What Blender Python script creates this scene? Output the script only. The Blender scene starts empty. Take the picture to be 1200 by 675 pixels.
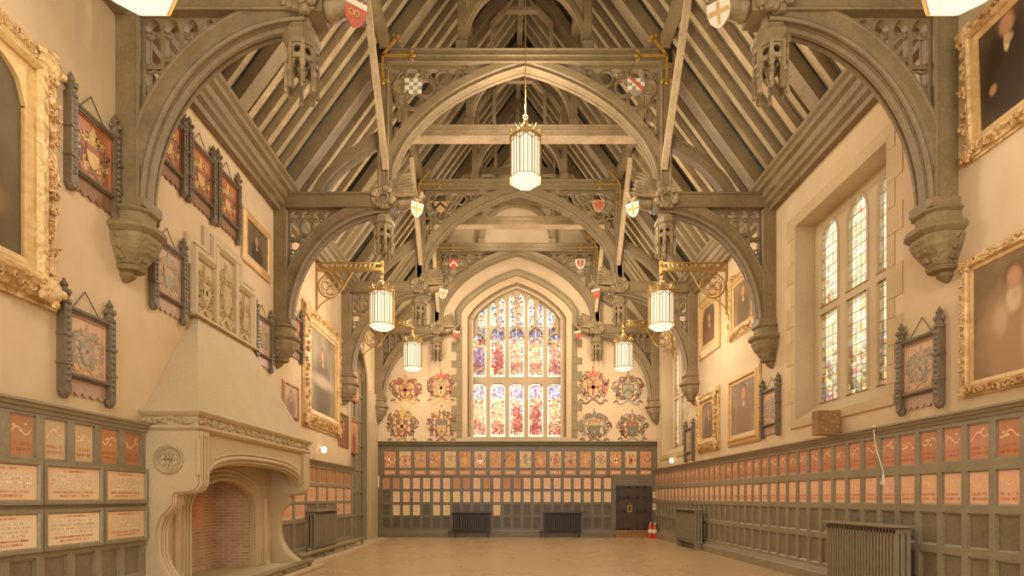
import bpy, bmesh, math, random
from math import sin, cos, pi, sqrt, atan2, radians
from mathutils import Vector, Matrix

S = bpy.context.scene
C = S.collection
# ------------------------------------------------------------------ hall
L, R = 5.2, 6.0            # the side walls stand at X = -L and X = R
XC = (R - L) / 2           # centre line of the hall
YF = 22.25                 # far wall
YB = -2.0                  # the hall is built up to here, behind the camera
EYE = 1.58
HW = (L + R) / 2
RIDGE, PITCH = 16.1, 1.375
F = 650.0                  # focal length in pixels of a 1200 px wide frame
VX, VY = 594.0, 583.0

def wl(px, py=583, out=0.0):       # where a sight line meets the left wall: (Y, Z)
    Y = F * (L - out) / (VX - px); return Y, EYE + (VY - py) * Y / F
def wr(px, py=583, out=0.0):
    Y = F * (R - out) / (px - VX); return Y, EYE + (VY - py) * Y / F
def wf(px, py=583):
    s = YF / F; return (px - VX) * s, EYE + (VY - py) * s

ONES = "zeroth first second third fourth fifth sixth seventh eighth ninth tenth eleventh twelfth thirteenth fourteenth fifteenth sixteenth seventeenth eighteenth nineteenth".split()
TENS = {2: ("twentieth", "twenty"), 3: ("thirtieth", "thirty"), 4: ("fortieth", "forty"), 5: ("fiftieth", "fifty")}
def nth(n):
    if n < 20: return ONES[n]
    a, b = divmod(n, 10)
    return TENS[a][0] if b == 0 else TENS[a][1] + "-" + ONES[b]

# ------------------------------------------------------------------ materials
def lin(c):
    return tuple((x / 12.92 if x <= .04045 else ((x + .055) / 1.055) ** 2.4) for x in c)
def rgb(r, g, b):
    return lin((r / 255, g / 255, b / 255)) + (1.0,)

class NT:
    def __init__(s, name):
        s.m = bpy.data.materials.new(name); s.m.use_nodes = True
        s.t = s.m.node_tree; s.t.nodes.clear()
        s.out = s.n('ShaderNodeOutputMaterial')
    def n(s, typ, **kw):
        nd = s.t.nodes.new(typ)
        for k, v in kw.items():
            if k.startswith('i_'):
                key = k[2:]
                key = int(key) if key.isdigit() else key.replace('_', ' ')
                nd.inputs[key].default_value = v
            else: setattr(nd, k, v)
        return nd
    def l(s, a, b): s.t.links.new(a, b)
    def mix(s, fac, a, b, blend='MIX'):
        nd = s.n('ShaderNodeMix'); nd.data_type = 'RGBA'; nd.blend_type = blend
        for sock, v in ((nd.inputs[0], fac), (nd.inputs[6], a), (nd.inputs[7], b)):
            if hasattr(v, 'is_linked'): s.l(v, sock)
            else: sock.default_value = v
        return nd.outputs[2]
    def math(s, op, a, b=None, clamp=False):
        nd = s.n('ShaderNodeMath', operation=op); nd.use_clamp = clamp
        for sock, v in ((nd.inputs[0], a), (nd.inputs[1], b)):
            if v is None: continue
            if hasattr(v, 'is_linked'): s.l(v, sock)
            else: sock.default_value = v
        return nd.outputs[0]
    def ramp(s, fac, stops, interp='LINEAR'):
        nd = s.n('ShaderNodeValToRGB'); nd.color_ramp.interpolation = interp
        e = nd.color_ramp.elements
        while len(e) < len(stops): e.new(.5)
        for el, (p, c) in zip(e, stops): el.position = p; el.color = c
        s.l(fac, nd.inputs[0]); return nd.outputs[0]
    def coords(s, kind='Object', scale=(1, 1, 1), loc=(0, 0, 0)):
        tc = s.n('ShaderNodeTexCoord'); mp = s.n('ShaderNodeMapping')
        mp.inputs['Scale'].default_value = scale; mp.inputs['Location'].default_value = loc
        s.l(tc.outputs[kind], mp.inputs[0]); return mp.outputs[0]
    def noise(s, vec, scale, detail=3, rough=.55):
        nd = s.n('ShaderNodeTexNoise'); nd.inputs['Scale'].default_value = scale
        nd.inputs['Detail'].default_value = detail; nd.inputs['Roughness'].default_value = rough
        s.l(vec, nd.inputs['Vector']); return nd.outputs['Fac']
    def bsdf(s, col, rough=.6, metal=0.0, height=None, bump=.3, dist=.01, spec=.5, coat=0):
        b = s.n('ShaderNodeBsdfPrincipled')
        for key, v in (('Base Color', col), ('Roughness', rough), ('Metallic', metal), ('Specular IOR Level', spec), ('Coat Weight', coat)):
            if hasattr(v, 'is_linked'): s.l(v, b.inputs[key])
            else: b.inputs[key].default_value = v
        if height is not None:
            bp = s.n('ShaderNodeBump'); bp.inputs['Strength'].default_value = bump; bp.inputs['Distance'].default_value = dist
            s.l(height, bp.inputs['Height']); s.l(bp.outputs[0], b.inputs['Normal'])
        s.l(b.outputs[0], s.out.inputs[0]); return s.m

def m_flat(name, c, rough=.6, metal=0, var=.12, scale=9, bump=.15, spec=.4):
    t = NT(name); v = t.coords('Object')
    f = t.noise(v, scale, 4)
    lo = tuple(x * (1 - var) for x in c[:3]) + (1,); hi = tuple(min(1, x * (1 + var)) for x in c[:3]) + (1,)
    return t.bsdf(t.ramp(f, [(.3, lo), (.7, hi)]), rough, metal, f, bump, .004, spec)

def m_wood(name, dark, light, scale=(2, 2, 2), grain=14, rough=.55, spec=.35, bump=.25):
    t = NT(name); v = t.coords('Object', scale)
    big = t.noise(v, 1.1, 5, .6); mid = t.noise(v, grain * .6, 4, .65); fine = t.noise(v, grain * 2.2, 4, .7)
    k = t.math('ADD', t.math('MULTIPLY', mid, .35), t.math('ADD', t.math('MULTIPLY', big, .4), t.math('MULTIPLY', fine, .25)))
    return t.bsdf(t.ramp(k, [(.36, dark), (.64, light)]), rough, 0, fine, bump, .004, spec)

def m_plaster():
    t = NT('plaster_cream'); v = t.coords('Object')
    a = t.noise(v, .35, 5, .6); b = t.noise(v, 2.2, 4); c = t.noise(v, 40, 3)
    k = t.math('ADD', t.math('MULTIPLY', a, .65), t.math('MULTIPLY', b, .35))
    return t.bsdf(t.ramp(k, [(.33, rgb(202, 171, 127)), (.55, rgb(213, 185, 142)), (.72, rgb(221, 195, 153))]), .85, 0, c, .12, .004, .2)

def m_stone(name, c0, c1, bump=.35, scale=6):
    t = NT(name); v = t.coords('Object')
    a = t.noise(v, .8, 5); b = t.noise(v, scale * 4, 5, .7)
    k = t.math('ADD', t.math('MULTIPLY', a, .6), t.math('MULTIPLY', b, .4))
    return t.bsdf(t.ramp(k, [(.32, c0), (.68, c1)]), .8, 0, b, bump, .006, .25)

def m_carved(name, c0, c1, metal=0, rough=.6, scale=22, bump=.9, dist=.03):
    t = NT(name); v = t.coords('Object')
    vo = t.n('ShaderNodeTexVoronoi', feature='SMOOTH_F1'); vo.inputs['Scale'].default_value = scale
    nz = t.n('ShaderNodeTexNoise'); nz.inputs['Scale'].default_value = scale * .5; nz.inputs['Detail'].default_value = 2
    t.l(v, nz.inputs['Vector'])
    mx = t.n('ShaderNodeMix'); mx.data_type = 'VECTOR'; mx.inputs[0].default_value = .08
    t.l(v, mx.inputs[4]); t.l(nz.outputs['Color'], mx.inputs[5]); t.l(mx.outputs[1], vo.inputs['Vector'])
    h = t.math('SUBTRACT', 1, vo.outputs['Distance'])
    n2 = t.noise(v, 3, 3)
    return t.bsdf(t.ramp(n2, [(.35, c0), (.65, c1)]), rough, metal, h, bump, dist, .4)

def m_floor():
    t = NT('oak_parquet'); v = t.coords('Object')
    br = t.n('ShaderNodeTexBrick'); br.offset = .5
    mp = t.n('ShaderNodeMapping'); mp.inputs['Rotation'].default_value = (0, 0, 0)
    t.l(v, mp.inputs[0]); t.l(mp.outputs[0], br.inputs['Vector'])
    br.inputs['Scale'].default_value = 1; br.inputs['Brick Width'].default_value = 1.1; br.inputs['Row Height'].default_value = .085
    br.inputs['Mortar Size'].default_value = .0025; br.inputs['Bias'].default_value = 0
    br.inputs['Color1'].default_value = rgb(206, 172, 128); br.inputs['Color2'].default_value = rgb(186, 152, 110); br.inputs['Mortar'].default_value = rgb(140, 110, 76)
    g = t.noise(t.coords('Object', (3, 40, 1)), 2, 4, .7)
    w = t.noise(v, .5, 4)
    col = t.mix(.35, br.outputs['Color'], t.ramp(g, [(.3, rgb(176, 140, 96)), (.7, rgb(220, 186, 138))]))
    ro = t.n('ShaderNodeMapRange'); ro.inputs[3].default_value = .22; ro.inputs[4].default_value = .34; t.l(w, ro.inputs[0])
    return t.bsdf(col, ro.outputs[0], 0, g, .06, .003, .5)

def m_brick():
    t = NT('old_brick'); v = t.coords('Object')
    # bricks run along the wall face: use whichever horizontal axis the face shows
    sep = t.n('ShaderNodeSeparateXYZ'); t.l(v, sep.inputs[0])
    cm = t.n('ShaderNodeCombineXYZ'); t.l(t.math('ADD', sep.outputs[0], sep.outputs[1]), cm.inputs[0]); t.l(sep.outputs[2], cm.inputs[1])
    br = t.n('ShaderNodeTexBrick'); t.l(cm.outputs[0], br.inputs['Vector'])
    br.inputs['Scale'].default_value = 1; br.inputs['Brick Width'].default_value = .23; br.inputs['Row Height'].default_value = .062
    br.inputs['Mortar Size'].default_value = .009; br.inputs['Bias'].default_value = -.1
    br.inputs['Color1'].default_value = rgb(206, 168, 132); br.inputs['Color2'].default_value = rgb(180, 140, 106); br.inputs['Mortar'].default_value = rgb(226, 204, 168)
    n = t.noise(v, 5, 4)
    col = t.mix(.35, br.outputs['Color'], t.ramp(n, [(.3, rgb(178, 136, 102)), (.7, rgb(228, 198, 158))]))
    return t.bsdf(col, .85, 0, t.math('SUBTRACT', 1, br.outputs['Fac']), .6, .006, .2)

def m_painting(name, bg0, bg1, blobs, seed=0):
    """A varnished canvas: murky background and soft painted shapes. blobs: (x, z, rx, rz, colour, softness) in metres of the canvas."""
    t = NT(name); v = t.coords('Object')
    n = t.noise(t.coords('Object', (1, 1, .8), (seed * 3.1, 0, seed)), 1.6, 5, .6)
    col = t.ramp(n, [(.3, bg0), (.7, bg1)])
    sep = t.n('ShaderNodeSeparateXYZ'); t.l(v, sep.inputs[0])
    n2 = t.noise(t.coords('Object', (1, 1, 1), (seed, 1, seed)), 6, 3)
    wob = t.math('MULTIPLY', t.math('SUBTRACT', n2, .5), .4)
    for (x, z, rx, rz, c, soft) in blobs:
        dx = t.math('DIVIDE', t.math('SUBTRACT', sep.outputs[0], x), rx)
        dz = t.math('DIVIDE', t.math('SUBTRACT', sep.outputs[2], z), rz)
        d = t.math('SQRT', t.math('ADD', t.math('MULTIPLY', dx, dx), t.math('MULTIPLY', dz, dz)))
        d = t.math('ADD', d, wob)
        mr = t.n('ShaderNodeMapRange'); mr.interpolation_type = 'SMOOTHSTEP'
        mr.inputs[1].default_value = 1 + soft; mr.inputs[2].default_value = 1 - soft; mr.inputs[3].default_value = 0; mr.inputs[4].default_value = 1
        t.l(d, mr.inputs[0])
        col = t.mix(mr.outputs[0], col, c)
    return t.bsdf(col, .62, 0, n2, .05, .003, .12)

def m_board(name, c0, c1, rough=.45):
    t = NT(name); v = t.coords('Object')
    n = t.noise(v, 2.5, 3); g = t.noise(t.coords('Object', (30, 30, 2)), 2, 3)
    k = t.math('ADD', t.math('MULTIPLY', n, .6), t.math('MULTIPLY', g, .4))
    return t.bsdf(t.ramp(k, [(.33, c0), (.67, c1)]), rough, 0, None, spec=.4)

def m_stained(name, scale, palette, z0, z1, clear=.25, lead=.03, grid=None, fig=None):
    """Leaded glass: coloured pieces that tint the daylight passing through. palette: ramps for bottom and top."""
    t = NT(name); v = t.coords('Object')
    sep = t.n('ShaderNodeSeparateXYZ'); t.l(v, sep.inputs[0])
    cm = t.n('ShaderNodeCombineXYZ'); t.l(t.math('ADD', sep.outputs[0], sep.outputs[1]), cm.inputs[0]); t.l(sep.outputs[2], cm.inputs[1])
    vo = t.n('ShaderNodeTexVoronoi'); vo.inputs['Scale'].default_value = scale; vo.voronoi_dimensions = '2D'; t.l(cm.outputs[0], vo.inputs['Vector'])
    ve = t.n('ShaderNodeTexVoronoi', feature='DISTANCE_TO_EDGE'); ve.inputs['Scale'].default_value = scale; ve.voronoi_dimensions = '2D'; t.l(cm.outputs[0], ve.inputs['Vector'])
    sc = t.n('ShaderNodeSeparateColor'); t.l(vo.outputs['Color'], sc.inputs[0])
    big = t.noise(cm.outputs[0], 1.3, 2)
    key = t.math('FRACT', t.math('ADD', t.math('MULTIPLY', sc.outputs[0], .62), t.math('MULTIPLY', big, .9)))
    low = t.ramp(key, palette[0], 'CONSTANT'); high = t.ramp(key, palette[1], 'CONSTANT')
    g = t.n('ShaderNodeMapRange'); g.inputs[1].default_value = z0; g.inputs[2].default_value = z1; t.l(sep.outputs[2], g.inputs[0])
    col = t.mix(t.math('ADD', g.outputs[0], t.math('MULTIPLY', t.math('SUBTRACT', sc.outputs[1], .5), .8), True), low, high)
    ld = t.math('LESS_THAN', ve.outputs[0], lead)
    wh = t.noise(cm.outputs[0], 2.1, 2)
    col = t.mix(t.math('MULTIPLY', wh, .45, True), col, (1, .96, .88, 1))
    if fig:                                   # one standing figure to each light, in a pale border
        zc, rz, pitch, hw = fig
        un = t.math('ADD', t.math('DIVIDE', t.math('SUBTRACT', sep.outputs[0], XC), pitch), 20.5)
        idx = t.math('FLOOR', un); u = t.math('SUBTRACT', t.math('FRACT', un), .5)
        wn = t.n('ShaderNodeTexWhiteNoise', noise_dimensions='1D'); t.l(t.math('ADD', idx, zc), wn.inputs['W'])
        tint = t.ramp(wn.outputs['Value'], [(0, rgb(206, 84, 80)), (.2, rgb(150, 124, 184)), (.42, rgb(252, 226, 186)), (.6, rgb(212, 106, 92)), (.8, rgb(222, 176, 150))], 'CONSTANT')
        nz = t.math('MULTIPLY', t.math('SUBTRACT', sc.outputs[2], .5), .7)
        def ell(cz, rx, rzz):
            dx = t.math('DIVIDE', u, rx); dz = t.math('DIVIDE', t.math('SUBTRACT', sep.outputs[2], cz), rzz)
            d = t.math('ADD', t.math('SQRT', t.math('ADD', t.math('MULTIPLY', dx, dx), t.math('MULTIPLY', dz, dz))), nz)
            return t.math('LESS_THAN', d, 1.0)
        body = ell(zc, .26, rz); fac = t.math('MULTIPLY', body, t.math('ADD', .30, t.math('MULTIPLY', sc.outputs[1], .4)))
        col = t.mix(fac, col, tint)
        col = t.mix(t.math('MULTIPLY', ell(zc - rz * .75, .36, rz * .4), .35), col, rgb(176, 84, 70))
        col = t.mix(t.math('MULTIPLY', ell(zc + rz * .95, .10, rz * .17), .8), col, rgb(246, 214, 170))
        col = t.mix(t.math('MULTIPLY', ell(zc + rz * 1.75, .34, rz * .4), .45), col, rgb(196, 206, 240))
        bd = t.math('MAXIMUM', t.math('GREATER_THAN', t.math('ABSOLUTE', u), hw), t.math('LESS_THAN', sep.outputs[2], zc - rz * 1.25))
        col = t.mix(t.math('MULTIPLY', bd, .85), col, (1, .95, .84, 1))
    k_ = .84 if fig else .76
    col = t.mix(1.0, col, (k_, k_, k_, 1), 'MULTIPLY')
    if grid:
        gx = t.math('LESS_THAN', t.math('FRACT', t.math('MULTIPLY', cm.outputs[0] if False else t.math('ADD', sep.outputs[0], sep.outputs[1]), 1 / grid[0])), .07)
        gz = t.math('LESS_THAN', t.math('FRACT', t.math('MULTIPLY', sep.outputs[2], 1 / grid[1])), .055)
        gg = t.math('MAXIMUM', gx, gz)
        ld = t.math('MAXIMUM', t.math('MULTIPLY', ld, t.math('LESS_THAN', g.outputs[0], .5)), gg)
    tr = t.n('ShaderNodeBsdfTransparent'); tl = t.n('ShaderNodeBsdfTranslucent'); gl = t.n('ShaderNodeBsdfGlossy'); gl.inputs['Roughness'].default_value = .25
    t.l(col, tr.inputs[0]); t.l(col, tl.inputs[0])
    a = t.n('ShaderNodeMixShader'); a.inputs[0].default_value = clear * .5; t.l(tr.outputs[0], a.inputs[1]); t.l(tl.outputs[0], a.inputs[2])
    b = t.n('ShaderNodeMixShader'); b.inputs[0].default_value = .03; t.l(a.outputs[0], b.inputs[1]); t.l(gl.outputs[0], b.inputs[2])
    dk = t.n('ShaderNodeBsdfDiffuse'); dk.inputs[0].default_value = rgb(130, 115, 95)
    c = t.n('ShaderNodeMixShader'); t.l(t.math('MULTIPLY', ld, .75), c.inputs[0]); t.l(b.outputs[0], c.inputs[1]); t.l(dk.outputs[0], c.inputs[2])
    t.l(c.outputs[0], t.out.inputs[0]); return t.m

def m_emit(name, c, strength):
    t = NT(name)
    e = t.n('ShaderNodeEmission'); e.inputs[0].default_value = c; e.inputs[1].default_value = strength
    t.l(e.outputs[0], t.out.inputs[0]); return t.m

M = {}
M['plaster'] = m_plaster()
M['roof'] = m_wood('roof_oak', rgb(142, 119, 84), rgb(182, 156, 114))
M['roof_light'] = m_wood('roof_oak_pale', rgb(150, 124, 88), rgb(198, 170, 128))
M['board'] = m_wood('roof_boarding', rgb(84, 70, 50), rgb(114, 96, 68))
M['truss'] = m_wood('truss_oak', rgb(116, 95, 64), rgb(150, 125, 87))
M['carved'] = m_carved('carved_oak', rgb(130, 107, 73), rgb(166, 140, 100), scale=16, bump=.4)
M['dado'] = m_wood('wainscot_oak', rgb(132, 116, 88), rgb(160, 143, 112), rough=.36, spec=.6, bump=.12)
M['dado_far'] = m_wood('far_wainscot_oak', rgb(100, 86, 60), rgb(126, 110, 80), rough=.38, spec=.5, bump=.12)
M['dado_far_panel'] = m_wood('far_wainscot_panel', rgb(84, 70, 48), rgb(108, 92, 66), rough=.42, spec=.45, bump=.12)  # sunk far panels: shade of the recess put into a darker colour
M['dado_dark'] = m_wood('wainscot_oak_dark', rgb(116, 101, 76), rgb(144, 127, 97), rough=.40, spec=.45, bump=.12)  # same oak darkened for sunk panels, recess shade painted in
M['stone'] = m_stone('limestone', rgb(184, 159, 119), rgb(206, 182, 141))
M['stone_grey'] = m_stone('grey_stone', rgb(132, 113, 78), rgb(162, 141, 101))
M['stone_carved'] = m_carved('carved_stone', rgb(166, 141, 101), rgb(192, 167, 125), rough=.8, scale=20, bump=.7, dist=.02)
M['corbel'] = m_carved('corbel_stone', rgb(122, 101, 67), rgb(154, 130, 90), rough=.8, scale=18, bump=.8, dist=.025)
M['corbel_plain'] = m_stone('corbel_stone_plain', rgb(116, 97, 64), rgb(150, 127, 88))
M['gilt'] = m_carved('gilt', rgb(190, 150, 90), rgb(222, 184, 122), metal=.15, rough=.42, scale=16, bump=.8, dist=.03)
M['gilt_plain'] = m_flat('gilt_plain', rgb(208, 168, 106), .45, .15, .15, 12, .1)
M['gilt_brown'] = m_flat('gilt_brown', rgb(176, 130, 74), .4, .3, .2, 10, .1)
M['gold'] = m_flat('gold_leaf', rgb(206, 160, 76), .38, .5, .15, 14, .1)
M['brass'] = m_flat('aged_brass', rgb(186, 150, 84), .42, .5, .15, 14, .1)
M['floor'] = m_floor()
M['brick'] = m_brick()
M['iron'] = m_flat('painted_iron', rgb(76, 68, 52), .45, .1, .15, 12, .05, .5)
M['iron_grey'] = m_flat('radiator_paint', rgb(144, 127, 98), .42, .0, .1, 10, .05, .5)
M['black_oak'] = m_wood('black_oak', rgb(96, 79, 56), rgb(130, 109, 80), rough=.45, spec=.45)
M['door'] = m_wood('door_oak', rgb(62, 47, 30), rgb(86, 67, 44), rough=.45, spec=.45)
M['clock'] = m_wood('clock_oak', rgb(128, 92, 54), rgb(164, 122, 76), rough=.5)
M['red'] = m_flat('painted_red', rgb(192, 100, 74), .5, 0, .18, 14, .05)
M['deep_red'] = m_flat('painted_deep_red', rgb(164, 94, 66), .5, 0, .18, 14, .05)
M['green'] = m_flat('painted_olive', rgb(122, 112, 74), .55, 0, .18, 14, .05)
M['brown'] = m_flat('painted_brown', rgb(140, 98, 62), .55, 0, .2, 14, .05)
M['tan'] = m_flat('painted_tan', rgb(190, 152, 98), .55, 0, .15, 14, .05)
M['grey'] = m_flat('painted_grey', rgb(160, 146, 118), .55, 0, .15, 14, .05)
M['ochre'] = m_flat('painted_ochre', rgb(206, 164, 92), .5, .1, .15, 14, .05)
M['white'] = m_flat('painted_white', rgb(234, 220, 190), .55, 0, .06, 14, .05)
M['ext_red'] = m_flat('extinguisher_red', rgb(200, 74, 46), .35, 0, .06, 8, 0)
M['black'] = m_flat('painted_black', rgb(58, 48, 36), .5, 0, .1, 14, .05)
M['ribbon'] = m_flat('ribbon_paint', rgb(238, 196, 146), .5, .0, .1, 14, 0)
M['ink_sepia'] = m_flat('ink_sepia', rgb(196, 148, 98), .5, 0, .1, 14, 0)
M['ink_red'] = m_flat('ink_red', rgb(196, 100, 72), .5, 0, .1, 14, 0)
M['ink_brown'] = m_flat('ink_brown', rgb(150, 96, 54), .5, 0, .1, 14, 0)
M['ink_gold'] = m_flat('ink_gold', rgb(252, 236, 192), .4, .0, .1, 14, 0)
M['b_red'] = m_board('panel_russet', rgb(192, 126, 90), rgb(216, 154, 118))
M['b_brown'] = m_board('panel_brown', rgb(178, 120, 76), rgb(204, 148, 100))
M['b_orange'] = m_board('panel_orange', rgb(226, 170, 126), rgb(240, 194, 150))
M['b_peach'] = m_board('panel_peach', rgb(230, 190, 140), rgb(242, 208, 162))
M['b_cream'] = m_board('panel_cream', rgb(238, 206, 154), rgb(248, 222, 176))
M['b_pale'] = m_board('panel_pale', rgb(226, 192, 132), rgb(244, 216, 162))
M['b_tan'] = m_board('panel_tan', rgb(196, 160, 112), rgb(224, 192, 146))
M['h_red'] = m_board('hatchment_red', rgb(150, 82, 50), rgb(196, 126, 80))
M['h_violet'] = m_board('hatchment_faded', rgb(164, 128, 100), rgb(200, 164, 132))
M['h_pale'] = m_board('hatchment_pale', rgb(186, 144, 108), rgb(220, 178, 138))
M['tablet'] = m_board('fire_tablet', rgb(212, 152, 112), rgb(230, 176, 132))
M['lamp'] = m_emit('lamp_glass', (1, .87, .62, 1), 1.18)
M['lamp_bottom'] = m_emit('lamp_glass_bottom', (1, .91, .72, 1), 1.08)
M['wall_lamp'] = m_emit('wall_lamp_glow', (1, .88, .66, 1), 3)
W_ = (1, .97, .9, 1)
M['glass_far_up'] = m_stained('stained_glass_upper', 12, (
    [(0, rgb(250, 236, 205)), (.2, rgb(205, 70, 62)), (.36, rgb(240, 200, 150)), (.5, rgb(150, 130, 190)), (.6, rgb(250, 232, 200)), (.72, rgb(200, 84, 72)), (.84, rgb(186, 176, 120)), (.92, rgb(236, 170, 120))],
    [(0, rgb(255, 248, 230)), (.22, rgb(188, 196, 232)), (.38, rgb(255, 244, 220)), (.52, rgb(236, 190, 160)), (.62, rgb(255, 250, 235)), (.76, rgb(160, 168, 220)), (.86, rgb(250, 226, 180)), (.94, rgb(205, 90, 80))]), 6.5, 8.6, .35, .02, None, (7.25, .55, .772, .33))
M['glass_far_low'] = m_stained('stained_glass_lower', 12, (
    [(0, rgb(252, 238, 210)), (.16, rgb(206, 76, 66)), (.34, rgb(248, 226, 190)), (.46, rgb(224, 130, 100)), (.58, rgb(180, 186, 130)), (.66, rgb(252, 236, 210)), (.82, rgb(198, 70, 66)), (.9, rgb(240, 190, 150))],
    [(0, rgb(255, 246, 226)), (.24, rgb(232, 176, 140)), (.38, rgb(255, 240, 214)), (.5, rgb(176, 180, 226)), (.62, rgb(250, 230, 196)), (.78, rgb(214, 110, 90)), (.88, rgb(255, 244, 224))]), 4.2, 6.2, .35, .02, None, (4.85, .58, .772, .33))
M['glass_side_low'] = m_stained('leaded_glass_lower', 8, (
    [(0, rgb(250, 236, 200)), (.2, rgb(176, 150, 96)), (.34, rgb(240, 222, 176)), (.48, rgb(206, 176, 116)), (.6, rgb(250, 240, 214)), (.74, rgb(170, 158, 104)), (.86, rgb(190, 180, 190)), (.94, rgb(226, 150, 130))],
    [(0, rgb(255, 246, 224)), (.5, rgb(250, 238, 210)), (.62, rgb(240, 220, 170)), (.74, rgb(255, 248, 232))]), 3.6, 5.0, .35, .022, (.145, .2))
M['glass_side_up'] = m_stained('leaded_glass_upper', 9, (
    [(0, rgb(252, 242, 216)), (.2, rgb(150, 160, 110)), (.32, rgb(246, 230, 190)), (.48, rgb(214, 90, 74)), (.56, rgb(255, 244, 222)), (.72, rgb(230, 196, 120)), (.82, rgb(252, 240, 216))],
    [(0, rgb(255, 248, 230)), (.4, rgb(252, 240, 216)), (.55, rgb(255, 250, 236)), (.8, rgb(246, 232, 200))]), 5.3, 6.1, .35, .02, (.145, .2))

# ------------------------------------------------------------------ mesh builder
class MB:
    def __init__(s, fn=None):
        s.v = []; s.f = []; s.m = []; s.fn = fn
    def add(s, vs, fs, mi=0):
        o = len(s.v)
        s.v += [s.fn(*p) if s.fn else tuple(p) for p in vs]
        s.f += [tuple(i + o for i in f) for f in fs]
        s.m += [mi] * len(fs)
    def box(s, x0, x1, y0, y1, z0, z1, mi=0):
        vs = [(x, y, z) for z in (z0, z1) for y in (y0, y1) for x in (x0, x1)]
        s.add(vs, [(0, 2, 3, 1), (4, 5, 7, 6), (0, 1, 5, 4), (2, 6, 7, 3), (0, 4, 6, 2), (1, 3, 7, 5)], mi)
    def prism(s, poly, h0, h1, mp, mi=0):      # mp(a, b, h) -> xyz
        n = len(poly)
        vs = [mp(a, b, h0) for a, b in poly] + [mp(a, b, h1) for a, b in poly]
        fs = [tuple(range(n)), tuple(range(2 * n - 1, n - 1, -1))] + [(i, (i + 1) % n, n + (i + 1) % n, n + i) for i in range(n)]
        s.add(vs, fs, mi)
    def bar(s, p, q, w, d, side=(0, 1, 0), mi=0):   # rectangular bar p->q; w across, d along 'side'
        p, q = Vector(p), Vector(q); t = (q - p).normalized(); sd = Vector(side)
        sd = (sd - t * sd.dot(t)).normalized(); n = t.cross(sd)
        vs = []
        for e in (p, q):
            for a, b in ((-1, -1), (1, -1), (1, 1), (-1, 1)):
                vs.append(e + n * (a * w / 2) + sd * (b * d / 2))
        s.add(vs, [(0, 1, 2, 3), (7, 6, 5, 4), (0, 4, 5, 1), (1, 5, 6, 2), (2, 6, 7, 3), (3, 7, 4, 0)], mi)
    def sweep(s, path, prof, normal, closed=False, mi=0, taper=None):
        """profile (p, q): p across the path in its plane (to the left of travel seen along -normal), q along normal."""
        P = [Vector(p) for p in path]; N = Vector(normal).normalized(); n = len(P); k = len(prof)
        vs = []
        for i in range(n):
            a = P[i - 1] if (i > 0 or closed) else None
            b = P[(i + 1) % n] if (i < n - 1 or closed) else None
            t1 = (P[i] - a).normalized() if a is not None else None
            t2 = (b - P[i]).normalized() if b is not None else None
            t1 = t1 or t2; t2 = t2 or t1
            n1, n2 = N.cross(t1), N.cross(t2)
            m = (n1 + n2); m = m / max(.3, m.length) if m.length > 1e-6 else n1
            m = m.normalized(); sc = 1 / max(.35, m.dot(n1))
            tp = taper[i] if taper else 1
            for (p, q) in prof: vs.append(P[i] + m * (p * sc * tp) + N * (q * tp))
        fs = []
        for i in range(n if closed else n - 1):
            j = (i + 1) % n
            for c in range(k):
                d = (c + 1) % k
                fs.append((i * k + c, i * k + d, j * k + d, j * k + c))
        if not closed: fs += [tuple(range(k)), tuple(range(n * k - 1, (n - 1) * k - 1, -1))]
        s.add(vs, fs, mi)
    def tube(s, path, r, n=6, mi=0, closed=False, taper=None):
        P = [Vector(p) for p in path]; m = len(P)
        vs = []; ref = None
        for i in range(m):
            a = P[i - 1] if (i > 0 or closed) else P[i]; b = P[(i + 1) % m] if (i < m - 1 or closed) else P[i]
            t = (b - a); t = t.normalized() if t.length > 1e-9 else Vector((0, 0, 1))
            if ref is None:
                ref = Vector((0, 0, 1)) if abs(t.z) < .9 else Vector((1, 0, 0))
            u = (ref - t * ref.dot(t)); u = u.normalized() if u.length > 1e-6 else t.orthogonal().normalized()
            ref = u; w = t.cross(u); rr = r * (taper[i] if taper else 1)
            for c in range(n):
                an = 2 * pi * (c + .5) / n; vs.append(P[i] + u * cos(an) * rr + w * sin(an) * rr)
        fs = []
        for i in range(m if closed else m - 1):
            j = (i + 1) % m
            for c in range(n):
                d = (c + 1) % n; fs.append((i * n + c, i * n + d, j * n + d, j * n + c))
        if not closed: fs += [tuple(range(n)), tuple(range(m * n - 1, (m - 1) * n - 1, -1))]
        s.add(vs, fs, mi)
    def ring(s, c, r, tr, normal='y', n=16, k=6, mi=0, a0=0, a1=2 * pi):
        full = abs(a1 - a0) > 6.28; cnt = n if full else n + 1; pts = []
        for i in range(cnt):
            a = a0 + (a1 - a0) * i / n
            d = {'y': (cos(a), 0, sin(a)), 'z': (cos(a), sin(a), 0), 'x': (0, cos(a), sin(a))}[normal]
            pts.append((c[0] + r * d[0], c[1] + r * d[1], c[2] + r * d[2]))
        s.tube(pts, tr, k, mi, full)
    def lathe(s, prof, n=16, c=(0, 0, 0), mi=0, a0=0.0, sx=1, sy=1, cap=True):
        k = len(prof); vs = []
        for i in range(n):
            a = a0 + 2 * pi * i / n
            for r, z in prof: vs.append((c[0] + r * cos(a) * sx, c[1] + r * sin(a) * sy, c[2] + z))
        fs = []
        for i in range(n):
            j = (i + 1) % n
            for q in range(k - 1): fs.append((i * k + q, j * k + q, j * k + q + 1, i * k + q + 1))
        if cap: fs += [tuple(i * k for i in range(n))[::-1], tuple(i * k + k - 1 for i in range(n))]
        s.add(vs, fs, mi)
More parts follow.
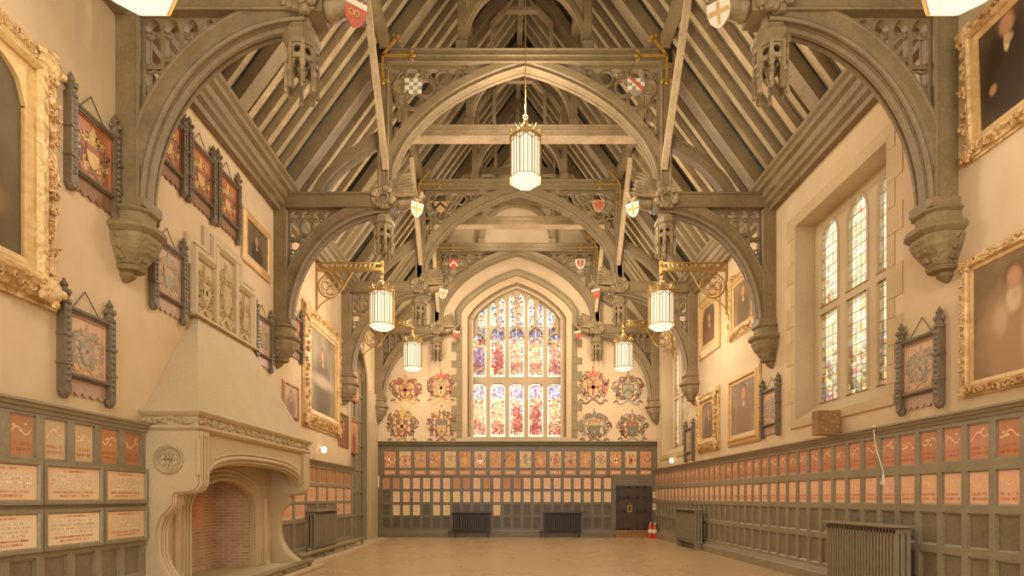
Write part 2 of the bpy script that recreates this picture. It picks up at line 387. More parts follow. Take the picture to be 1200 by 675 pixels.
    def ball(s, c, r, n=8, k=5, mi=0):
        rx, ry, rz = (r, r, r) if not hasattr(r, '__len__') else r
        vs = [(c[0], c[1], c[2] - rz)]
        for j in range(1, k):
            t = -pi / 2 + pi * j / k
            for i in range(n):
                a = 2 * pi * i / n; vs.append((c[0] + rx * cos(t) * cos(a), c[1] + ry * cos(t) * sin(a), c[2] + rz * sin(t)))
        vs.append((c[0], c[1], c[2] + rz)); fs = []
        for i in range(n):
            fs.append((0, 1 + (i + 1) % n, 1 + i))
            for j in range(k - 2):
                a = 1 + j * n; fs.append((a + i, a + (i + 1) % n, a + n + (i + 1) % n, a + n + i))
            a = 1 + (k - 2) * n; fs.append((a + i, a + (i + 1) % n, len(vs) - 1))
        s.add(vs, fs, mi)
    def quad(s, a, b, c, d, mi=0): s.add([a, b, c, d], [(0, 1, 2, 3)], mi)
    def mesh(s, name, mats, smooth=False, recalc=True):
        me = bpy.data.meshes.new(name)
        me.from_pydata([tuple(p) for p in s.v], [], s.f)
        for m in mats: me.materials.append(M[m] if isinstance(m, str) else m)
        me.polygons.foreach_set('material_index', s.m)
        if recalc:
            b = bmesh.new(); b.from_mesh(me); bmesh.ops.recalc_face_normals(b, faces=b.faces); b.to_mesh(me); b.free()
        if smooth:
            me.polygons.foreach_set('use_smooth', [True] * len(me.polygons))
            me.set_sharp_from_angle(angle=radians(38))
        me.update(); return me
    def build(s, name, mats, parent=None, smooth=False, loc=None, rz=0, bevel=0, recalc=True):
        mats = [mats] if not isinstance(mats, (list, tuple)) else mats
        o = bpy.data.objects.new(name, s.mesh(name, mats, smooth, recalc)); C.objects.link(o)
        if parent is not None: o.parent = parent
        if loc is not None: o.location = loc
        o.rotation_euler.z = rz
        if bevel:
            bv = o.modifiers.new('bevel', 'BEVEL'); bv.width = bevel; bv.segments = 2; bv.limit_method = 'ANGLE'; bv.angle_limit = radians(40)
        return o

def thing(name, label, cat, loc=(0, 0, 0), rz=0, group=None):
    o = bpy.data.objects.new(name, None); C.objects.link(o)
    o.location = loc; o.rotation_euler = (0, 0, rz); o.empty_display_size = .2
    return tag(o, label, cat, group)
def tag(o, label, cat, group=None):
    o['label'] = label; o['category'] = cat
    if group: o['group'] = group
    return o
def struct(o, label=None, cat=None):
    o['kind'] = 'structure'
    if label: o['label'] = label
    if cat: o['category'] = cat
    return o
def child_list(o): return [c for c in bpy.data.objects if c.parent == o]
def dup(root, loc, rz=None, label=None, kids=None):
    """A copy of a thing with copies of its parts and their sub-parts; the mesh data is shared."""
    def rec(o, parent):
        c = o.copy(); C.objects.link(c)
        if parent is not None: c.parent = parent
        for k in KIDS.get(o.name, []): rec(k, c)
        return c
    KIDS = {}
    for o in bpy.data.objects:
        if o.parent is not None: KIDS.setdefault(o.parent.name, []).append(o)
    r = rec(root, None); r.location = loc
    if rz is not None: r.rotation_euler = (0, 0, rz)
    if label: r['label'] = label
    return r
# local frame of things on a wall: x to the viewer's right, -y out into the room, z up
def mount(side, a, z, out=0.0):
    if side == 'L': return (-L + out, a, z), pi / 2
    if side == 'R': return (R - out, a, z), -pi / 2
    return (a, YF - out, z), 0.0
# building straight onto a wall: (along, out, z)
WALL = {'L': lambda a, o, z: (-L + o, a, z), 'R': lambda a, o, z: (R - o, a, z), 'F': lambda a, o, z: (a, YF - o, z)}
XZ = lambda a, b, h: (a, h, b)
YZ = lambda a, b, h: (h, a, b)

def arc(cx, cz, rx, rz, a0, a1, n):
    return [(cx + rx * cos(a0 + (a1 - a0) * i / n), cz + rz * sin(a0 + (a1 - a0) * i / n)) for i in range(n + 1)]
def smooth_path(pts, n=4):
    out = []
    for i in range(len(pts) - 1):
        p0 = Vector(pts[max(0, i - 1)]); p1 = Vector(pts[i]); p2 = Vector(pts[i + 1]); p3 = Vector(pts[min(len(pts) - 1, i + 2)])
        for k in range(n):
            t = k / n
            out.append(tuple(.5 * ((2 * p1) + (-p0 + p2) * t + (2 * p0 - 5 * p1 + 4 * p2 - p3) * t * t + (-p0 + 3 * p1 - 3 * p2 + p3) * t ** 3)))
    out.append(tuple(pts[-1])); return out
# ------------------------------------------------------------------ room shell
def pierced(mb, a0, a1, z0, z1, o0, o1, holes, samples=10, mi=0, extra=()):
    """A slab in (along, out, z) with holes (lo, hi, bottom, head); z1, bottom and head are numbers or functions of 'along'."""
    fz = lambda v, a: v(a) if callable(v) else v
    br = {a0, a1, *extra}
    for lo, hi, b, h in holes:
        k = samples if (callable(h) or callable(b)) else 1
        for i in range(k + 1): br.add(lo + (hi - lo) * i / k)
    br = sorted(x for x in br if a0 - 1e-6 <= x <= a1 + 1e-6)
    cols = [br[0]]
    for x in br[1:]:
        if x - cols[-1] > 1e-5: cols.append(x)
    e = 1e-4
    for c0, c1 in zip(cols, cols[1:]):
        mid = (c0 + c1) / 2
        hs = sorted([h for h in holes if h[0] < mid < h[1]], key=lambda h: fz(h[2], mid))
        cur = (fz(z0, c0 + e), fz(z0, c1 - e))
        segs = []
        for lo, hi, b, h in hs:
            segs.append((cur, (fz(b, c0 + e), fz(b, c1 - e)))); cur = (fz(h, c0 + e), fz(h, c1 - e))
        segs.append((cur, (fz(z1, c0 + e), fz(z1, c1 - e))))
        for (p, q) in segs:
            if q[0] - p[0] < 1e-3 and q[1] - p[1] < 1e-3: continue
            vs = [(c0, o0, p[0]), (c1, o0, p[1]), (c1, o0, q[1]), (c0, o0, q[0]), (c0, o1, p[0]), (c1, o1, p[1]), (c1, o1, q[1]), (c0, o1, q[0])]
            mb.add(vs, [(0, 1, 2, 3), (7, 6, 5, 4), (0, 4, 5, 1), (1, 5, 6, 2), (2, 6, 7, 3), (3, 7, 4, 0)], mi)

def head(lo, hi, spring, rise, pw=2.0):
    c, w = (lo + hi) / 2, (hi - lo) / 2
    return lambda a: spring + rise * max(0, 1 - abs((a - c) / w) ** pw) ** (1 / pw)
def pointed(lo, hi, spring, rise):
    c, w = (lo + hi) / 2, (hi - lo) / 2
    def f(a):
        t = min(1, abs(a - c) / w); r = 1.6
        return spring + rise * sqrt(max(0, r * r - (t + r - 1) ** 2)) / sqrt(r * r - (r - 1) ** 2)
    return f

WIN_Y = [(8.74, 11.54), (18.62, 21.42)]
WZ0, WZ1 = 3.18, 7.22
BAY = (18.15, 20.85); BAY_HEAD = pointed(BAY[0], BAY[1], 5.75, 1.4)
FIRE = (8.95, 11.22)

mb = MB(); mb.box(-L - .6, R + .6, YB, YF + .6, -.2, 0); struct(mb.build('floor', 'floor'))
mb = MB(WALL['L']); pierced(mb, YB, YF, 0, 8.7, 0, -.9, [(BAY[0], BAY[1], 0, BAY_HEAD), (FIRE[0], FIRE[1], 0, 2.1)]); struct(mb.build('wall_left', 'plaster'))
mb = MB(WALL['R']); pierced(mb, YB, YF, 0, 8.7, 0, -.54, [(a, b, WZ0, WZ1) for a, b in WIN_Y]); struct(mb.build('wall_right', 'plaster'))

# far gable wall and its big window
FW, FSP, FAP, FZ0 = 1.98, 8.80, 10.22, 3.98
def far_arch(x, w=FW, sp=FSP, ap=FAP):
    t = 1 - min(1, abs(x - XC) / w)
    return sp + (ap - sp) * (t + .13 * sin(pi * min(1, t)) + .10 * min(1, t / .12) * (1 - t))
mb = MB(WALL['F'])
pierced(mb, -L - .6, R + .6, 0, lambda x: RIDGE - PITCH * abs(x - XC) + .35, 0, -.7, [(XC - FW, XC + FW, FZ0, far_arch)], samples=28, extra=(XC,))
struct(mb.build('wall_far', 'plaster'))

# the far window: stone screen, hood, quoins, glass
win = struct(thing('window_1', 'large pointed stained glass window in the far gable wall', 'window', (0, 0, 0)))
LW, LP = .61, .772
lights = [(XC + k * LP - LW / 2, XC + k * LP + LW / 2) for k in (-2, -1, 0, 1, 2)]
holes = []; panes = []
for i, (lo, hi) in enumerate(lights):
    h = head(lo, hi, 6.02, .2, 2.4); holes.append((lo, hi, 4.02, h)); panes.append((lo, hi, 4.02, 6.22, 'glass_far_low'))
    f = pointed(lo, hi, 8.02 if 0 < i < 4 else 7.75, .48)
    holes.append((lo, hi, 6.46, f)); panes.append((lo, hi, 6.46, 8.5, 'glass_far_up'))
    if 0 < i < 4:
        c = (lo + hi) / 2
        for s, e in ((lo - .02, c - .04), (c + .04, hi + .02)):
            tp = far_arch((s + e) / 2) - .62
            holes.append((s, e, (lambda a, f=f, lo=lo, hi=hi: f(min(max(a, lo), hi)) + .09), pointed(s, e, tp, .36)))
            panes.append((s, e, 8.1, tp + .38, 'glass_far_up'))
    else:
        c = (lo + hi) / 2
        s, e = (c - .02, hi + .03) if i == 0 else (lo - .03, c + .02)
        holes.append((s, e, (lambda a, f=f, lo=lo, hi=hi: f(min(max(a, lo), hi)) + .08), lambda a: far_arch(a) - .3))
        panes.append((s, e, 7.8, far_arch((s + e) / 2) - .1, 'glass_far_up'))
# bottoms of the upper tracery lights must follow their own main light's head
fix = []
for (lo, hi, b, h) in holes: fix.append((lo, hi, b, h))
mb = MB(WALL['F']); pierced(mb, XC - FW, XC + FW, FZ0, far_arch, -.22, -.40, fix, samples=14, extra=(XC,))
for i, (lo, hi) in enumerate(lights):                       # cusps in the heads
    c = (lo + hi) / 2
    for s in (-1, 1):
        for zz, rr in ((8.0 if 0 < i < 4 else 7.73, .10), ):
            mb.ring((c + s * .18, -.30, zz + .06), rr, .022, 'y', 10, 5)
fr = mb.build('tracery', 'stone', win)
mb = MB(WALL['F'])
out = [(XC - FW, FZ0), (XC - FW, FSP)] + [(x, far_arch(x)) for x in [XC - FW + .02 + (2 * FW - .04) * i / 40 for i in range(41)]] + [(XC + FW, FSP), (XC + FW, FZ0)]
out = [p for i, p in enumerate(out) if i == 0 or (Vector(p) - Vector(out[i - 1])).length > .03]
mb.sweep([(x, .0, z) for x, z in out], [(-.02, .03), (.16, .03), (.16, -.02), (-.02, -.22)] , (0, 1, 0)) if False else None
path = [Vector((x, 0, z)) for x, z in out]
# chamfered stone surround, in (x, out, z)
mb.sweep([(p.x, 0, p.z) for p in path], [(-.01, -.22), (.17, .02), (.17, .05), (.24, .05), (.24, -.03), (-.01, -.24)][::-1], (0, 1, 0))
mb.build('stone_surround', 'stone', win)
mb = MB(WALL['F'])
hood = [(XC - 2.36, 8.45), (XC - 2.36, 9.02)] + [(XC + x, far_arch(XC + x, 2.36, 9.02, 10.6)) for x in [-2.3 + 4.6 * i / 30 for i in range(31)]] + [(XC + 2.36, 9.02), (XC + 2.36, 8.45)]
mb.sweep([(x, 0, z) for x, z in hood], [(-.13, .0), (-.13, .08), (.0, .14), (.13, .12), (.13, .0)], (0, 1, 0))
mb.build('hood_mould', 'stone_grey', win)
mb = MB(WALL['F']); random.seed(4)
for s in (-1, 1):
    z = 3.98
    k = 0
    while z < 8.4:
        h = random.choice((.28, .34, .4)); w = .42 if k % 2 else .22
        x0 = XC + s * 2.2; x1 = XC + s * (2.2 + w); mb.box(min(x0, x1), max(x0, x1), 0, .03, z, z + h - .012); z += h; k += 1
mb.build('quoin_stones', 'stone_grey', win)
mb = MB(WALL['F']); mb.prism([(XC - 2.3, 3.72), (XC + 2.3, 3.72), (XC + 2.15, FZ0 + .02), (XC - 2.15, FZ0 + .02)], -.25, .1, lambda a, b, h: (a, h, b)); mb.build('sill', 'stone', win)
for lo, hi, b, t, m in panes:
    mb = MB(WALL['F']); mb.box(lo - .01, hi + .01, -.30, -.312, b - .01, t + .01); mb.build('glass_light', m, win)

def side_window(n, y0, y1, label):
    win = struct(thing('window_%d' % n, label, 'window', (0, 0, 0)))
    c = (y0 + y1) / 2
    holes = []; panes = []
    for k in (-1, 0, 1):
        lo, hi = c + k * .87 - .31, c + k * .87 + .31
        holes.append((lo, hi, 3.5, 5.28)); panes.append((lo, hi, 3.5, 5.28, 'glass_side_low'))
        holes.append((lo, hi, 5.44, head(lo, hi, 6.72, .38, 2.0))); panes.append((lo, hi, 5.44, 7.1, 'glass_side_up'))
    mb = MB(WALL['R']); pierced(mb, y0, y1, WZ0, WZ1, -.40, -.52, holes, samples=12)
    mb.build('mullions', 'stone', win)
    mb = MB(WALL['R'])
    for lo, hi, b, t in [(h[0], h[1], h[2], h[3]) for h in holes]:      # moulded edge round each light
        pts = [(lo, b), (lo, t if not callable(t) else 6.72)]
        if callable(t): pts += [(lo + (hi - lo) * i / 12, t(lo + (hi - lo) * i / 12 + (1e-4 if i == 0 else 0))) for i in range(1, 12)]
        pts += [(hi, t if not callable(t) else 6.72), (hi, b)]
        mb.tube([(a, -.40, z) for a, z in pts], .028, 6, closed=True)
    mb.build('light_moulding', 'stone', win, smooth=True)
    mb = MB(WALL['R']); mb.prism([(0, WZ0), (-.40, 3.46), (-.40, WZ0)], y0 + .013, y1 - .013, lambda a, b, h: (h, a, b)); mb.build('sill', 'stone', win)
    mb = MB(WALL['R'])
    # plain stone lining of the recess and a flush stone border with toothed quoins on the plaster
    mb.box(y0 - .02, y0 + .012, .015, -.41, WZ0 - .01, WZ1); mb.box(y1 - .012, y1 + .02, .015, -.41, WZ0 - .01, WZ1)
    mb.box(y0 + .013, y1 - .013, .01, -.41, WZ1 - .012, WZ1 + .02)
    mb.build('recess_lining', 'stone', win)
    mb = MB(WALL['R']); random.seed(n)
    for s in (-1, 1):
        z, k = WZ0 - .12, 0
        while z < WZ1 + .02:
            h = random.choice((.3, .42, .5)); h = min(h, WZ1 + .22 - z); w = .34 if k % 2 else .17
            a = y1 if s > 0 else y0 - w
            mb.box(a + .001, a + w - .001, 0, .012, z, z + h - .01); z += h; k += 1
    mb.box(y0 - .3, y1 + .3, 0, .014, WZ1 + .02, WZ1 + .22); mb.box(y0 - .17, y1 + .17, 0, .03, WZ0 - .16, WZ0)
    mb.build('quoin_stones', 'stone_grey' if False else 'quoin', win)
    for lo, hi, b, t, m in panes:
        mb = MB(WALL['R']); mb.box(lo - .01, hi + .01, -.44, -.45, b - .01, t + .01); mb.build('glass_light', m, win)
M['stone_relief'] = m_stone('carved_relief_stone', rgb(176, 151, 103), rgb(200, 174, 124))
M['quoin'] = m_stone('quoin_stone', rgb(182, 154, 108), rgb(208, 180, 132))
side_window(2, *WIN_Y[0], 'nearer three-light leaded window in the right wall, above the long radiator')
side_window(3, *WIN_Y[1], 'farther three-light leaded window in the right wall, next to the far corner')

# ------------------------------------------------------------------ roof
def slope_pt(s, u, dz=0): return (XC + s * u, RIDGE - PITCH * u + dz)
NRM = Vector((PITCH, 1)).normalized()      # outward normal in (u, z)
for s, nm in ((-1, 'ceiling'), (1, 'ceiling_boarding')):
    mb = MB()
    lo, hi = 6.0, -.0
    a = (lo, RIDGE - PITCH * lo); b = (hi, RIDGE)
    t0, t1 = .15, .27
    pl = [(XC + s * (a[0] + NRM.x * t0), a[1] + NRM.y * t0), (XC + s * (b[0] + NRM.x * t0 * .0), b[1] + t0 / NRM.y), (XC, RIDGE + t1 / NRM.y), (XC + s * (a[0] + NRM.x * t1), a[1] + NRM.y * t1)]
    mb.prism(pl, YB, YF + .3, lambda p, q, h: (p, h, q))
    o = mb.build('ceiling', 'board'); struct(o)

T_Y = [7.53, 12.52, 17.6, 21.98]
I_Y = [10.03, 15.06, 19.9]
rmesh = {}
def rafter(s, y, w, mat, k=[0]):
    key = (s, w, mat)
    if key not in rmesh:
        mb = MB()
        a = Vector((5.75, RIDGE - PITCH * 5.75)); b = Vector((.02, RIDGE - PITCH * .02))
        pl = [(s * a.x, a.y), (s * b.x, b.y), (s * (b.x + NRM.x * .15), b.y + NRM.y * .15), (s * (a.x + NRM.x * .15), a.y + NRM.y * .15)]
        mb.prism(pl, -w / 2, w / 2, lambda p, q, h: (p, h, q)); rmesh[key] = mb.mesh('common_rafter', [mat])
    o = bpy.data.objects.new('common_rafter', rmesh[key]); C.objects.link(o); o.location = (XC, y, 0); return o
random.seed(11)
for s in (-1, 1):
    ys = []; y = YF - .35
    while y > 2.2:
        if min(abs(y - t) for t in T_Y + I_Y) > .21: ys.append(y)
        y -= .405
    for i, y in enumerate(ys):
        pale = random.random() < .12
        o = rafter(s, y, .125 if not pale else .15, 'roof_light' if pale else 'roof')
        tag(o, 'oak common rafter of the %s roof slope, %s from the far gable' % ('left' if s < 0 else 'right', nth(i + 1)), 'rafter', 'common rafters of the roof')
for s in (-1, 1):
    sd = 'left' if s < 0 else 'right'
    mb = MB()
    prof = [(5.598, 7.98), (5.46, 7.98), (5.44, 8.06), (5.36, 8.1), (5.36, 8.2), (5.3, 8.24), (5.28, 8.36), (5.2, 8.4), (5.2, 8.5), (5.14, 8.54), (5.14, 8.62), (5.6, 8.62)]
    mb.prism([(XC + s * u, z) for u, z in prof], YB, YF - .01, lambda p, q, h: (p, h, q))
    o = mb.build('wall_plate', 'truss'); tag(o, 'moulded oak wall plate along the top of the %s wall' % sd, 'beam')
    for u, nm, ht in ((3.12, 'purlin on the hammer posts', .2), (1.42, 'upper purlin near the ridge', .16)):
        mb = MB(); z = RIDGE - PITCH * u
        mb.box(XC + s * u - .1, XC + s * u + .1, 1.5, YF - .01, z - ht - .02, z + .06)
        o = mb.build('purlin', 'truss'); tag(o, 'oak %s on the %s roof slope' % (nm, sd), 'beam', 'long purlins of the roof')
mb = MB(); mb.box(XC - .08, XC + .08, 1.5, YF - .01, RIDGE - .32, RIDGE + .02); tag(mb.build('ridge_beam', 'truss'), 'oak ridge beam at the very top of the roof', 'beam')

# ------------------------------------------------------------------ hammerbeam trusses
MLD = lambda r, h: [(-r, -h), (-r, h), (r * .2, h), (r * .45, h * .72), (r * .75, h * .72), (r, h * .4), (r, -h * .4), (r * .75, -h * .72), (r * .45, -h * .72), (r * .2, -h)]
UPPER = smooth_path([(3.0, 8.42, 0), (2.93, 9.0, 0), (2.74, 9.42, 0), (2.5, 9.76, 0), (2.0, 10.26, 0), (1.37, 10.68, 0), (.63, 11.02, 0), (0, 11.22, 0)], 4)
UPPER = [(p[0], p[1]) for p in UPPER]
LOWER = arc(3.1, 5.5, 2.3, 2.6, 0, pi / 2, 20)

def shield_poly(w, h): return [(-w, h * .45), (w, h * .45), (w, 0), (w * .8, -h * .3), (w * .45, -h * .48), (0, -h * .6), (-w * .45, -h * .48), (-w * .8, -h * .3), (-w, 0)]

def make_shield(name, kind, parent, c, sz, tilt=0):
    """kind: which arms are painted on it."""
    mb = MB(); x, y, z = c
    mp = lambda a, b, h: (x + a, y - h, z + b)
    base = {'check': 'grey', 'bend': 'grey', 'chev_dark': 'tan', 'red_star': 'tan', 'chev_white': 'red', 'red_white': 'white', 'parti': 'red', 'parti_white': 'white'}[kind]
    mb.prism(shield_poly(sz, sz * 2), 0, .03, mp, 0)
    if kind == 'check':
        for i in range(4):
            for j in range(4):
                if (i + j) % 2 == 0: mb.prism([(-sz + i * sz / 2, sz * .85 - j * sz / 2.2), (-sz + (i + 1) * sz / 2, sz * .85 - j * sz / 2.2), (-sz + (i + 1) * sz / 2, sz * .85 - (j + 1) * sz / 2.2), (-sz + i * sz / 2, sz * .85 - (j + 1) * sz / 2.2)], .028, .036, mp, 1)
    if kind == 'bend':
        for i in range(4):
            for j in range(3):
                if (i + j) % 2 == 0: mb.prism([(-sz + i * sz / 2, sz * .85 - j * sz / 2.2), (-sz + (i + 1) * sz / 2, sz * .85 - j * sz / 2.2), (-sz + (i + 1) * sz / 2, sz * .85 - (j + 1) * sz / 2.2), (-sz + i * sz / 2, sz * .85 - (j + 1) * sz / 2.2)], .028, .036, mp, 1)
        mb.prism([(-sz, sz * .9), (-sz * .55, sz * .9), (sz * .95, -sz * .3), (sz * .75, -sz * .68)], .03, .042, mp, 2)
    if kind in ('chev_dark', 'chev_white'):
        mb.prism([(-sz * .9, -sz * .35), (0, sz * .55), (sz * .9, -sz * .35), (sz * .85, -sz * .72), (0, sz * .12), (-sz * .85, -sz * .72)], .028, .04, mp, 3 if kind == 'chev_dark' else 1)
        mb.prism([(-sz * .96, sz * .86), (sz * .96, sz * .86), (sz * .96, sz * .62), (-sz * .96, sz * .62)], .028, .036, mp, 3 if kind == 'chev_dark' else 2)
    if kind == 'red_star':
        mb.prism([(r * cos(a), r * sin(a)) for i in range(16) for a, r in [(2 * pi * i / 16, sz * (.95 if i % 2 else .5))]], .028, .045, mp, 2)
    if kind == 'red_white':
        mb.prism([(-sz * .7, sz * .65), (sz * .7, sz * .65), (sz * .6, -sz * .3), (0, -sz * .85), (-sz * .6, -sz * .3)], .028, .038, mp, 2)
        mb.box(x - sz * .1, x + sz * .1, y - .048, y - .03, z - sz * .5, z + sz * .5, 1)
    if kind == 'parti':
        mb.prism([(-sz * .97, sz * .87), (sz * .97, sz * .87), (sz * .97, sz * .45), (-sz * .97, sz * .45)], .028, .038, mp, 1)
        for q in (-.4, .1): mb.ring((x + q * sz, y - .04, z - sz * .1), sz * .22, sz * .07, 'y', 10, 5, 4)
    if kind == 'parti_white':
        mb.box(x - sz * .12, x + sz * .12, y - .04, y - .028, z - sz * .9, z + sz * .8, 4); mb.box(x - sz * .9, x + sz * .9, y - .042, y - .028, z - .02, z + sz * .22, 4)
    return mb.build(name, [base, 'white', 'red', 'black', 'ochre'], parent)

def build_pendant(mb):
    """Carved octagonal pendant hung under the end of a hammer beam; local origin at the beam's underside."""
    mb.lathe([(.13, .02), (.13, -.12), (.20, -.17), (.23, -.24), (.25, -.27), (.25, -.33), (.21, -.37), (.19, -.42), (.0, -.42)], 8, a0=pi / 8)
    for i in range(8):
        a = pi / 8 + i * pi / 4; b = a + pi / 4
        p = Vector((cos(a), sin(a), 0)) * .2; q = Vector((cos(b), sin(b), 0)) * .2
        m = (p + q) / 2; t = (q - p).normalized(); n = m.normalized(); e = (q - p).length / 2
        fn = lambda u, o, z: tuple(m + t * u + n * o + Vector((0, 0, z)))
        m2 = MB(fn); w = e * .62
        pierced(m2, -e, e, lambda u: -.86 - .10 * (abs(u) / e) ** 2, -.38, -.03, .0,
                [(-w, w, lambda u: -.52 - .05 * sqrt(max(0, 1 - (u / w) ** 2)), lambda u: -.52 + .05 * sqrt(max(0, 1 - (u / w) ** 2))),
                 (-w, w, -.95, lambda u: max(-.86, -.60 - .12 * abs(u) / w))], 8)
        o0 = len(mb.v); mb.v += m2.v; mb.f += [tuple(k + o0 for k in f) for f in m2.f]; mb.m += m2.m
        mb.bar(p + Vector((0, 0, -.40)), p + Vector((0, 0, -.96)), .05, .05, (p.x, p.y, 0))
        for zz in (-.42, -.63): mb.bar(p * 1.03 + Vector((0, 0, zz)), q * 1.03 + Vector((0, 0, zz)), .035, .035, (0, 0, 1))
        mb.ball(p + Vector((0, 0, -.99)), (.04, .04, .05), 6, 4); mb.ball(p * 1.12 + Vector((0, 0, -.80)), (.035, .035, .045), 6, 4)
    mb.lathe([(.0, -.42), (.08, -.42), (.10, -.52), (.08, -.66), (.03, -.8), (0, -.82)], 8, cap=False)

def build_angel(label):
    """Carved half-figure of an angel leaning out from the beam end along +x, hands holding a shield. Origin: where it leaves the beam."""
    a = thing('carved_angel', label, 'carving', (0, 0, 0), 0, 'angels carved on the hammer beam ends')
    V = [(0, 0, .02), (.22, 0, .06), (.42, 0, .12), (.56, 0, .17), (.62, 0, .22), (.70, 0, .29),        # robe .. neck, head
         (.50, .13, .12), (.60, .17, -.02), (.70, .09, -.11), (.50, -.13, .12), (.60, -.17, -.02), (.70, -.09, -.11), (.735, 0, .255)]
    E = [(0, 1), (1, 2), (2, 3), (3, 4), (4, 5), (3, 6), (6, 7), (7, 8), (3, 9), (9, 10), (10, 11), (5, 12)]
    rad = [.19, .17, .14, .12, .05, .078, .07, .05, .035, .07, .05, .035, .06]
    me = bpy.data.meshes.new('body'); me.from_pydata(V, E, []); me.materials.append(M['carved'])
    o = bpy.data.objects.new('body', me); C.objects.link(o); o.parent = a
    sk = o.modifiers.new('skin', 'SKIN'); sk.use_smooth_shade = True
    for i, r in enumerate(rad): me.skin_vertices[0].data[i].radius = (r, r)
    me.skin_vertices[0].data[0].use_root = True
    ss = o.modifiers.new('sub', 'SUBSURF'); ss.levels = 1; ss.render_levels = 1
    mb = MB()
    mb.ball((.685, 0, .335), (.075, .09, .062), 10, 6)
    for s in (-1, 1):
        for k in range(3): mb.ball((.69 - k * .02, s * .082, .30 - .045 * k), (.04, .028, .04), 6, 4)
    mb.build('hair', 'carved', a, smooth=True)
    mb = MB()                                  # brow, nose, chin
    mb.ball((.765, 0, .275), (.022, .016, .024), 6, 4); mb.ball((.752, .03, .297), (.014, .016, .01), 6, 4); mb.ball((.752, -.03, .297), (.014, .016, .01), 6, 4); mb.ball((.755, 0, .238), (.018, .026, .01), 6, 4)
    mb.build('face', 'tan', a, smooth=True)
    for s in (-1, 1):
        mb = MB()
        for k in range(7):                     # feathers fan back and up over the beam
            an = radians(-4 + k * 9); ln = .86 - .05 * k
            p = Vector((-.22 + .03 * k, s * (.17 - .012 * k), .20 + .065 * k)); d = Vector((cos(an), s * .12, sin(an) * .35)).normalized()
            n = d.cross(Vector((0, s, .3))).normalized()
            w = .06
            pts = [p + d * (ln * t) + n * 0 for t in (0, .35, .7, 1)]
            mb.tube(pts, w, 6, taper=[.7, 1, .9, .25])
        mb.ball((-.12, s * .15, .40), (.16, .07, .22), 8, 5)
        mb.build('wing', 'carved', a, smooth=True)
    return a

